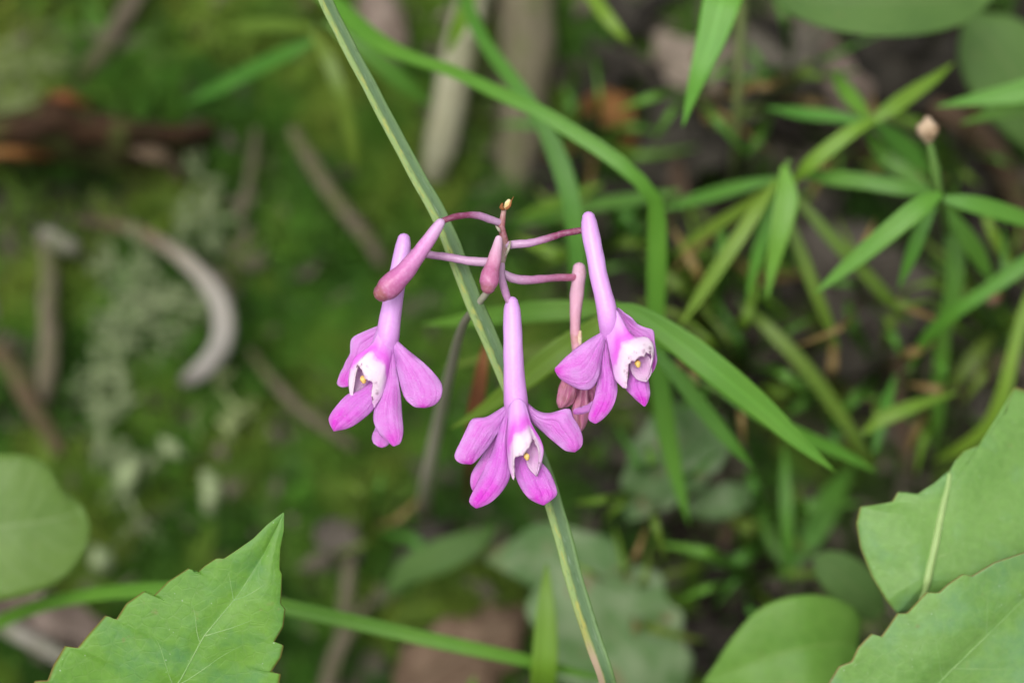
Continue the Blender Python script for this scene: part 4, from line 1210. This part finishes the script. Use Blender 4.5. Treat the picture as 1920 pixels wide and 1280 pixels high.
grass('upright green blade standing in the dark gap beside the pale toothed leaf', (1478, 1130),
      [(M_BLADE_D, 0, .2, [(1478, 1075, 70, 12), (1476, 1010, 66, 30), (1474, 950, 65, 30), (1472, 880, 66, 20), (1470, 830, 68, 4)]),
       (M_BLADE_D, 0, .2, [(1478, 1075, 74, 10), (1440, 1000, 76, 26), (1420, 930, 79, 22), (1405, 870, 83, 3)]),
       (M_BLADE_D, 0, .2, [(1478, 1075, 72, 12), (1530, 990, 74, 60), (1560, 930, 76, 56), (1600, 870, 80, 4)])],
      [[(1478, 1075, 70, 5), gfoot(1478, 1130) + (5,)]])
grass('pair of bright blades entering from the side above the seed head', (2060, 260),
      [(M_BLADE, 0, .15, [(2060, 130, 42, 40), (1990, 150, 41, 66), (1920, 172, 41, 58), (1840, 185, 42, 34), (1755, 200, 44, 3)]),
       (M_BLADE, 0, .15, [(2050, 160, 48, 30), (1980, 185, 47, 48), (1920, 200, 47, 40), (1860, 215, 48, 26), (1800, 232, 50, 3)])],
      [[(2055, 140, 45, 6), (2060, 200, 85, 6), gfoot(2060, 260) + (6,)]])
grass('long horizontal grass blade arching behind the sharp serrated leaf', (-140, 1330),
      [(M_BLADE, 4, .2, [(-120, 1250, 60, 16), (0, 1165, 50, 30), (90, 1130, 44, 32), (190, 1112, 39, 32), (300, 1105, 34, 32), (420, 1112, 31, 32), (530, 1136, 30, 31), (650, 1162, 31, 31), (780, 1192, 32, 30), (900, 1218, 33, 28), (1000, 1240, 35, 24), (1090, 1262, 38, 14), (1150, 1275, 40, 3)])],
      [[(-120, 1250, 60, 6), (-130, 1300, 90, 6), gfoot(-140, 1330) + (6,)]])
grass('single upright bright blade crossing the mottled leaf', (1015, 1400),
      [(M_BLADE_Y, 0, .15, [(1012, 1380, 60, 26), (1014, 1330, 42, 50), (1020, 1260, 34, 52), (1023, 1190, 33, 46), (1024, 1120, 33, 30), (1025, 1056, 34, 3)])],
      [[(1012, 1380, 60, 6), gfoot(1015, 1400) + (6,)]])
grass('tiny green blade tip poking up at the foot of the long horizontal blade', (870, 1360),
      [(M_BLADE_Y, 0, .2, [(870, 1340, 60, 10), (876, 1310, 58, 24), (884, 1285, 57, 16), (890, 1268, 57, 3)])],
      [[(870, 1340, 60, 4), gfoot(870, 1360) + (4,)]])


def tuft(label, foot, tips, mats, w_=(14, 24), top=70, seed=0):
    """thin blades fanning out of one root; tips: photo positions of the blade ends"""
    r_ = random.Random(seed)
    fx, fy = foot
    g0 = gd(fx, fy)
    lv = []
    for k, (x, y) in enumerate(tips):
        wd = r_.uniform(*w_)
        d1 = top + r_.uniform(-8, 10)
        bx, by = r_.uniform(-25, 25), r_.uniform(-25, 25)
        lv.append((mats[k % len(mats)], r_.uniform(-20, 20), .2, [(fx, fy, g0, wd * .6), (fx + (x - fx) * .2 + bx * .5, fy + (y - fy) * .2 + by * .5, (g0 + d1) / 2, wd * .9), (fx + (x - fx) * .5 + bx, fy + (y - fy) * .5 + by, d1, wd), (fx + (x - fx) * .8 + bx * .5, fy + (y - fy) * .8 + by * .5, d1 + 2, wd * .62), (x, y, d1 + 5, 2)]))
    ft = G(fx, fy)
    t_ = thing('grass_tuft', ft, label, 'grass')
    for mat, roll, fold, pth_ in lv:
        ribbon('blade', pth_, mat, t_, nv=30, nu=7, roll=roll, fold=fold)


tuft('thin tuft of mixed green and straw blades between the bent arching blade and the litter', (1330, 640), [(1200, 470), (1255, 420), (1350, 400), (1420, 520), (1185, 560), (1300, 760)], [M_BLADE_O, M_BLADE_DRY, M_BLADE_D, M_BLADE_Y], seed=1)
tuft('sparse thin tuft in the dark hollow under the seed-head grass', (1650, 700), [(1590, 560), (1700, 540), (1760, 640), (1560, 790), (1640, 860)], [M_BLADE_D, M_BLADE_O, M_BLADE_DRY], seed=2)
tuft('thin tuft behind the crossing stems by the dried flower', (1850, 640), [(1790, 480), (1880, 420), (1935, 560), (1800, 760), (1890, 800), (1740, 560)], [M_BLADE_O, M_BLADE_D, M_BLADE_Y], seed=3)
tuft('low tuft of dull blades in the hollow between the mottled leaves and the pointed leaf', (1440, 990), [(1400, 880), (1500, 900), (1620, 945), (1350, 960), (1330, 1060), (1520, 1040)], [M_BLADE_D, M_BLADE_O], (18, 30), 84, seed=4)
tuft('wispy tuft of yellowing blades behind the spur of the outward-facing flower', (1140, 470), [(1000, 350), (960, 440), (1200, 380), (1230, 460), (1010, 500)], [M_BLADE_O, M_BLADE_Y, M_BLADE_D], (14, 24), 88, seed=5)
tuft('small tuft of blades under the broad oval leaf', (1450, 190), [(1400, 80), (1520, 110), (1560, 200), (1390, 300), (1330, 240)], [M_BLADE_D, M_BLADE_O, M_BLADE_DRY], (12, 20), 92, seed=6)
tuft('faint thin tuft in the moss below the lowest flower', (700, 990), [(640, 900), (720, 880), (800, 920), (620, 1040), (820, 1060)], [M_BLADE_O, M_BLADE_D, M_BLADE_DRY], (10, 18), 104, seed=7)

LAND = [((1130, 240), 'near the curled orange leaf'), ((1300, 150), 'behind the bright hanging blade'), ((1480, 130), 'under the broad oval leaf'), ((1620, 240), 'behind the star-bladed grass'), ((1800, 250), 'by the seed head'),
        ((1240, 480), 'behind the bent arching blade'), ((1400, 470), 'under the downward pointing blades'), ((1620, 520), 'under the seed-head grass'), ((1850, 540), 'by the dried pinkish flower'), ((1560, 700), 'beside the olive blade'),
        ((1400, 690), 'beneath the wide bright blade'), ((1760, 720), 'by the upper toothed leaf'), ((1250, 880), 'by the brown-spotted mottled leaf'), ((1380, 1050), 'in the hollow above the pointed leaf'), ((1130, 1130), 'by the large mottled leaf')]
r_ = random.Random(21)
for k, ((x, y), place) in enumerate(LAND):
    x, y = x + r_.uniform(-30, 30), y + r_.uniform(-20, 40)
    tips = []
    for q in range(r_.choice((6, 7, 8))):
        a, L = r_.uniform(0, 6.283), r_.uniform(80, 210)
        tips.append((x + math.cos(a) * L, y + math.sin(a) * L * 0.8))
    tuft('wispy tuft of narrow blades growing ' + place, (x, y), tips, [r_.choice((M_BLADE, M_BLADE_Y, M_BLADE_O, M_BLADE_D, M_BLADE_D, M_BLADE_DRY)) for _ in range(5)], (9, 19), r_.uniform(62, 96), seed=100 + k)

# ------------------------------------------------------------------ twigs, bark, straw
def twig(name, label, path, mat, cat='twig', lump=0.2, group=None, n=26, sides=10, flat=1.0):
    """path: (x, y, lift above the bank in mm, r)"""
    o = tube(name, [(a, b, gd(a, b) - l, r) for a, b, l, r in path], mat, None, n=n, sides=sides, lump=lump, origin=G(path[0][0], path[0][1]), flat=flat)
    return tag(o, label, cat, group)


def hook_mat():
    N = Nodes('hook_bark')
    uv = N.sep(N.uv())
    col = N.ramp(uv[1], [(0, (0.06, 0.045, 0.03)), (0.28, (0.16, 0.115, 0.075)), (0.45, (0.30, 0.27, 0.22)), (0.60, (0.33, 0.31, 0.27)), (0.80, (0.36, 0.34, 0.31)), (0.95, (0.22, 0.2, 0.18)), (1, (0.12, 0.1, 0.08))])
    f = N.noise(N.uv(12, 8, 1), 1.0, 5)
    col = N.mix(N.val(f, 0.5, 0.75, 0, 0.5), col, (0.14, 0.12, 0.08))
    return N.finish(col, 0.8, 0, N.bump(f, 0.5, 0.0008), 0.2)


twig('hooked_twig', 'pale hooked twig curving round the lichen on the moss', [(140, 412, 3, 7), (200, 418, 5, 9), (265, 436, 8, 11), (330, 475, 11, 14), (385, 525, 13, 18), (418, 580, 14, 21), (420, 625, 14, 22), (402, 668, 11, 20), (370, 700, 9, 18), (345, 715, 4, 12)], hook_mat())
twig('brown_twig', 'thin grey-brown twig slanting across the moss behind the bud-crossed flower', [(552, 250, 8, 12), (572, 285, 9, 15), (610, 345, 8, 15), (650, 400, 7, 15), (690, 450, 6, 14), (715, 490, 3, 11)], M_TWIG)
twig('brown_twig', 'dark twig in the moss below the bud-crossed flower', [(470, 660, 3, 7), (510, 710, 5, 10), (560, 765, 5, 12), (610, 800, 4, 12), (660, 835, 2, 8)], M_TWIG)
twig('grey_stick', 'grey stick slanting over yellowish moss beyond the bark strip', [(290, -60, 4, 18), (255, -5, 7, 20), (215, 60, 7, 19), (180, 110, 6, 17), (145, 155, 3, 12)], M_TWIG)
twig('upright_twig', 'grey-brown twig standing beside the lichen', [(85, 440, 4, 15), (92, 500, 5, 18), (90, 580, 5, 17), (92, 650, 5, 19), (85, 720, 4, 18), (78, 760, 2, 12)], M_TWIG)
twig('straw_stalk', 'thick pale straw stalk leaning on the moss behind the ribbed blade', [(905, -60, 10, 26), (885, 10, 12, 30), (865, 80, 13, 32), (850, 150, 13, 32), (838, 215, 12, 32), (825, 280, 9, 31), (815, 320, 5, 26)], M_STRAW, 'stalk', 0.08)
twig('grey_branch', 'thick grey-brown dead branch among the litter behind the arching blade', [(985, -80, 4, 56), (985, 20, 5, 55), (988, 130, 5, 52), (978, 240, 4, 46), (965, 340, 2, 34), (955, 400, 0, 22)], M_TWIG, 'branch', 0.18)
twig('curved_branch', 'curved grey-olive stick arching behind the seed head', [(1760, 205, 20, 20), (1800, 225, 22, 24), (1845, 260, 22, 24), (1880, 310, 20, 23), (1905, 370, 16, 22), (1925, 430, 10, 20), (1940, 500, 4, 18)], M_TWIG_B, 'branch', 0.1)
twig('straw_piece', 'pale straw lying under the sharp serrated leaf', [(-60, 1140, 16, 17), (0, 1168, 18, 18), (60, 1200, 18, 18), (120, 1232, 16, 17), (200, 1275, 10, 14)], M_TWIG_P, 'stalk', 0.1)
twig('brown_twig', 'short brown twig under the mottled leaf', [(1080, 1260, 24, 9), (1110, 1210, 26, 10), (1145, 1170, 27, 10), (1180, 1130, 25, 8)], M_TWIG_B)
twig('brown_twig', 'thin reddish-brown twig in the dark gap above the pointed leaf', [(1330, 1080, 4, 9), (1350, 1030, 7, 11), (1370, 985, 7, 11), (1385, 950, 4, 9)], M_TWIG_B)
twig('upright_twig', 'weathered twigs standing in the moss beside the serrated leaf tip', [(640, 1200, 2, 13), (648, 1140, 4, 14), (656, 1060, 4, 13), (664, 980, 3, 10)], M_TWIG)
twig('upright_twig', 'grey-brown twig leaning beside the long horizontal blade', [(610, 1300, 3, 16), (630, 1230, 5, 17), (655, 1180, 4, 15), (690, 1130, 2, 9)], M_TWIG)
twig('moss_stick', 'faint olive twig among moss under the bark strip', [(480, 250, 4, 9), (475, 300, 6, 10), (466, 350, 6, 10), (450, 410, 4, 8)], M_TWIG)
twig('brown_twig', 'dark twig lying beside the lichen', [(0, 660, 4, 18), (40, 720, 6, 20), (70, 780, 5, 18), (110, 840, 3, 14)], M_TWIG_B)

# orange sheath behind the ribbed blade
sh_ = ribbon('dry_sheath', [(912, 640, 44, 8), (905, 680, 42, 20), (898, 730, 41, 28), (890, 775, 42, 30), (885, 820, 46, 22), (880, 880, 70, 16), (878, 940, 105, 10)], M_DEAD_O, None, fold=0.5, curl=0.2, nu=11)
tag(sh_, 'orange-brown dry leaf sheath standing between the blades beside the lowest flower', 'dry leaf')

# dark bark strip, upper left: an undercut slab with a torn edge
bt = thing('bark_strip', G(120, 260), 'dark rotten bark strip jutting from the moss', 'bark')
sh = Sheet([[(-60, 225, gd(0, 225) - 14), (30, 215, gd(30, 215) - 15), (95, 190, gd(95, 190) - 16), (150, 205, gd(150, 205) - 14), (250, 228, gd(250, 228) - 12), (330, 240, gd(330, 240) - 9), (400, 232, gd(400, 232) - 6)],
            [(-60, 245, gd(0, 245) - 19), (30, 240, gd(30, 240) - 20), (95, 225, gd(95, 225) - 20), (150, 232, gd(150, 232) - 18), (250, 246, gd(250, 246) - 15), (330, 252, gd(330, 252) - 11), (400, 240, gd(400, 240) - 7)],
            [(-60, 275, gd(0, 275) - 14), (30, 272, gd(30, 272) - 15), (95, 270, gd(95, 270) - 14), (160, 272, gd(160, 272) - 12), (250, 282, gd(250, 282) - 10), (320, 275, gd(320, 275) - 7), (398, 252, gd(398, 252) - 5)],
            [(-60, 310, gd(0, 310) - 5), (30, 305, gd(30, 305) - 5), (95, 300, gd(95, 300) - 4), (160, 305, gd(160, 305) - 4), (240, 315, gd(240, 315) - 3), (310, 300, gd(310, 300) - 3), (390, 262, gd(390, 262) - 3)]], 25, 60, 0, 0, 2.2, wavf=9, seed=6)
sh.build('bark_face', M_BARK, bt, 0.0012)
for k, pth_ in enumerate([[(-40, 285, 12, 8), (30, 282, 14, 16), (90, 288, 9, 10)], [(255, 285, 12, 8), (290, 290, 14, 18), (325, 310, 9, 12), (338, 335, 5, 8)], [(90, 185, 16, 6), (120, 182, 18, 12), (160, 196, 14, 8)]]):
    tube('splinter', [(a, b, gd(a, b) - l, r) for a, b, l, r in pth_], M_DEAD_O if k != 1 else M_DEAD_T, bt, n=14, sides=8, lump=0.35)


# ------------------------------------------------------------------ lichens
def lichen(label, x, y, w_, h_, nb, seed, lift=4, mat=M_LICHEN):
    r_ = random.Random(seed)
    verts, faces, uvs = [], [], []

    def branch(p, d, L, r, depth):
        n = 5
        pts = [p.copy()]
        for k in range(n):
            d = (d + Vector((r_.gauss(0, .22), r_.gauss(0, .22), r_.gauss(0, .22)))).normalized()
            p = p + d * (L / n)
            pts.append(p.copy())
        off = len(verts)
        for k, q in enumerate(pts):
            tg_ = (pts[min(k + 1, n)] - pts[max(k - 1, 0)]).normalized()
            a = tg_.orthogonal().normalized()
            b = tg_.cross(a)
            rr = r * (1 - 0.45 * k / n) * (1 + 0.3 * r_.random())
            for i in range(6):
                c = math.cos(i * math.pi / 3), math.sin(i * math.pi / 3)
                verts.append(q + a * rr * c[0] + b * rr * c[1])
                uvs.append((i / 6, k / n))
        for k in range(n):
            for i in range(6):
                j = (i + 1) % 6
                faces.append((off + k * 6 + i, off + k * 6 + j, off + k * 6 + 6 + j, off + k * 6 + 6 + i))
        faces.append(tuple(off + n * 6 + i for i in range(6)))
        if depth:
            for _ in range(r_.choice((2, 3))):
                branch(pts[r_.choice((3, 4, 5))], (d + Vector((r_.gauss(0, .6), r_.gauss(0, .6), r_.gauss(0, .6)))).normalized(), L * .65, r * .72, depth - 1)

    for _ in range(nb):
        gx_, gy_ = x + r_.gauss(0, .33) * w_, y + r_.gauss(0, .33) * h_
        p = G(gx_, gy_, lift * r_.random())
        d = (N_BANK * r_.uniform(.0, .5) - UP * r_.uniform(-.4, 1.2) + RIGHT * r_.gauss(0, .45)).normalized()
        branch(p, d, r_.uniform(.003, .007), r_.uniform(.00025, .00055), 3)
    o = mesh_obj('lichen', verts, faces, mat, None, uvs, G(x, y))
    return tag(o, label, 'lichen')


M_LICHEN_Y = plain('lichen_yellow_green', (0.17, 0.22, 0.08), (0.29, 0.35, 0.15), 260, 0.9, 0.0, 0.6, 0.001)
lichen('large pale branching lichen tuft inside the hooked twig', 265, 550, 90, 150, 26, 1)
lichen('long strand of pale lichen running down below the hooked twig', 225, 680, 50, 120, 16, 2)
lichen('pale lichen tuft near the twig above the hooked twig', 385, 365, 70, 80, 9, 3)
lichen('pale lichen patch above the bark strip', 30, 160, 80, 100, 26, 4, 3, M_LICHEN_Y)
lichen('small lichen tufts on the moss above the round leaf', 230, 860, 90, 90, 11, 5)
twig('wood_chip', 'pale grey wood chip at the upper end of the upright twig', [(80, 435, 7, 9), (100, 447, 8, 18), (125, 460, 8, 19), (148, 474, 6, 11)], M_TWIG_P, 'wood chip', 0.3)
for lb_, pt_ in (('pale upright lichen crust over the serrated leaf tip', [(390, 890, 7, 12), (395, 920, 8, 20), (393, 955, 6, 12)]), ('small whitish lichen crust below the hooked twig', [(305, 825, 5, 8), (320, 838, 6, 17), (338, 850, 5, 10)]),
                 ('yellowish round lichen crust above the round leaf', [(255, 860, 5, 12), (240, 890, 6, 22), (232, 918, 5, 12)]), ('greyish lichen crust behind the serrated leaf edge', [(180, 1030, 6, 12), (190, 1045, 7, 24), (200, 1062, 5, 14)])):
    twig('lichen_crust', lb_, pt_, M_LICHEN, 'lichen', 0.45)
lichen('small yellowish lichen tuft on the moss between the twigs', 415, 755, 50, 60, 6, 8, 5, M_LICHEN_Y)


# ------------------------------------------------------------------ dead leaves
def dead(label, path, mat, roll=0, curl=0.3, fold=0.15, group=None, twist=20, name='dead_leaf', seed=0):
    o = ribbon(name, [(a, b, gd(a, b) - l, w_) for a, b, l, w_ in path], mat, None, nv=34, nu=13, roll=roll, fold=fold, curl=curl, twist=twist, wav=0.55, jag=0.5, seed=seed,
               thick=0.00025, origin=G(path[0][0], path[0][1]))
    return tag(o, label, 'dead leaf', group)


dead('curled orange-brown dead leaf above the litter behind the outward-facing flower', [(1085, 205, 5, 15), (1120, 195, 10, 50), (1155, 210, 12, 60), (1172, 245, 10, 50), (1185, 285, 5, 10)], M_DEAD_O, 10, 0.5, seed=1)
dead('tan pinkish dead leaf standing behind the star-bladed grass', [(1555, 70, 22, 12), (1572, 130, 28, 60), (1600, 190, 28, 80), (1650, 250, 24, 50), (1690, 300, 18, 6)], M_DEAD_P, 15, 0.3, seed=2)
dead('grey dead leaf under the broad oval leaf', [(1380, 60, 4, 20), (1440, 90, 8, 120), (1500, 130, 10, 150), (1560, 150, 8, 110), (1610, 165, 4, 8)], M_DEAD, 0, 0.2, seed=3)
dead('pale pinkish-grey dead leaf behind the bright hanging blade', [(1230, 60, 5, 20), (1270, 110, 10, 90), (1310, 130, 12, 110), (1350, 110, 10, 70), (1380, 80, 5, 8)], M_DEAD_P, 8, 0.25, seed=4)
dead('broad grey-brown dead leaf in the litter beside the star-bladed grass', [(1180, 330, 3, 20), (1240, 290, 7, 120), (1310, 240, 9, 160), (1370, 220, 7, 100), (1420, 210, 3, 8)], M_DEAD, -8, 0.2, seed=5)
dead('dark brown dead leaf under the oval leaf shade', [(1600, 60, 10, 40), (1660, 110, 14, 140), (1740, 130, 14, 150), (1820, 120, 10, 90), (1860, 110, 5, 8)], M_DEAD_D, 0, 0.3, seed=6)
dead('grey curled dead leaf lying in the gap beside the olive blade', [(1520, 720, 10, 20), (1570, 690, 15, 70), (1640, 670, 17, 80), (1700, 640, 14, 50), (1730, 620, 8, 6)], M_DEAD, 25, 0.4, seed=7)
dead('wide grey dead leaf in the dark hollow under the seed-head grass', [(1500, 420, 3, 30), (1560, 470, 7, 150), (1640, 540, 9, 190), (1720, 590, 7, 130), (1770, 620, 3, 10)], M_DEAD, 0, 0.15, seed=8)
dead('brown dead leaf beneath the long horizontal blade', [(740, 1330, 6, 30), (800, 1270, 10, 120), (880, 1220, 12, 160), (950, 1180, 10, 110), (1000, 1150, 5, 8)], M_DEAD_T, 0, 0.2, seed=9)
dead('reddish-brown dead leaf under the round olive leaf', [(-40, 1130, 10, 30), (30, 1150, 14, 90), (110, 1180, 15, 110), (190, 1200, 12, 70), (240, 1210, 6, 6)], M_DEAD_P, 10, 0.2, seed=10)
dead('small tan dead leaf bent over at the stem of the bright-tipped grass', [(1690, 640, 14, 8), (1688, 700, 18, 26), (1690, 770, 18, 28), (1700, 850, 14, 22), (1705, 900, 8, 6)], M_DEAD_T, 0, 0.3, seed=11)
dead('narrow dark leaf hanging by the toothed leaf tip', [(1790, 690, 20, 8), (1820, 720, 24, 34), (1840, 770, 24, 36), (1850, 820, 20, 8)], M_DEAD, 0, 0.3, seed=12)
dead('grey-violet dead leaf half buried in the moss below the lowest flower', [(740, 1060, 4, 8), (775, 1030, 7, 50), (820, 1000, 8, 54), (860, 985, 5, 8)], M_DEAD, 0, 0.2, seed=13)
dead('pale grey leaf fragment in the moss beside the serrated leaf tip', [(590, 990, 4, 10), (615, 1000, 7, 60), (645, 1020, 7, 64), (675, 1045, 4, 10)], M_DEAD, 0, 0.2, seed=14)
dead('light pinkish fragment in the dark hollow beside the pointed leaf', [(1215, 1150, 5, 10), (1240, 1175, 8, 50), (1265, 1200, 8, 46), (1290, 1220, 4, 8)], M_DEAD_P, 0, 0.2, seed=15)
dead('grey leaf lying at the far edge of the moss behind the blade bases', [(690, -20, 4, 20), (710, 20, 8, 90), (730, 70, 8, 80), (745, 120, 4, 8)], M_DEAD_P, 0, 0.2, seed=16)
r_ = random.Random(5)
for k in range(58):
    x, y = r_.uniform(1000, 1960), r_.uniform(-40, 760)
    if k > 44:
        x, y = r_.uniform(1060, 1500), r_.uniform(800, 1260)
    a = r_.uniform(0, 6.283)
    L = r_.uniform(45, 120)
    wd = r_.uniform(22, 75)
    li = r_.uniform(0.5, 6)
    mi = r_.choice((0, 0, 1, 1, 1, 2))
    place = min(LAND, key=lambda q: (q[0][0] - x) ** 2 + (q[0][1] - y) ** 2)[1]
    form = 'narrow' if wd < 40 else 'crumpled'
    b_ = r_.uniform(-.5, .5)
    dead(('grey', 'dark', 'tan')[mi] + ' ' + form + ' dead leaf in the litter ' + place,
         [(x + math.cos(a + b_ * q) * L * q, y + math.sin(a + b_ * q) * L * q, li + 4 * math.sin(math.pi * (q + 1) / 2), wd * max(.05, math.sin(math.pi * (q + 1) / 2) ** 1.1)) for q in (-1, -.6, -.1, .4, .8, 1)],
         (M_DEAD, M_DEAD_D, M_DEAD_T)[mi], r_.uniform(-45, 45), r_.uniform(-.3, .8), fold=r_.uniform(-.4, .6), group='leaf litter under the grass', seed=40 + k, twist=r_.uniform(-90, 90))
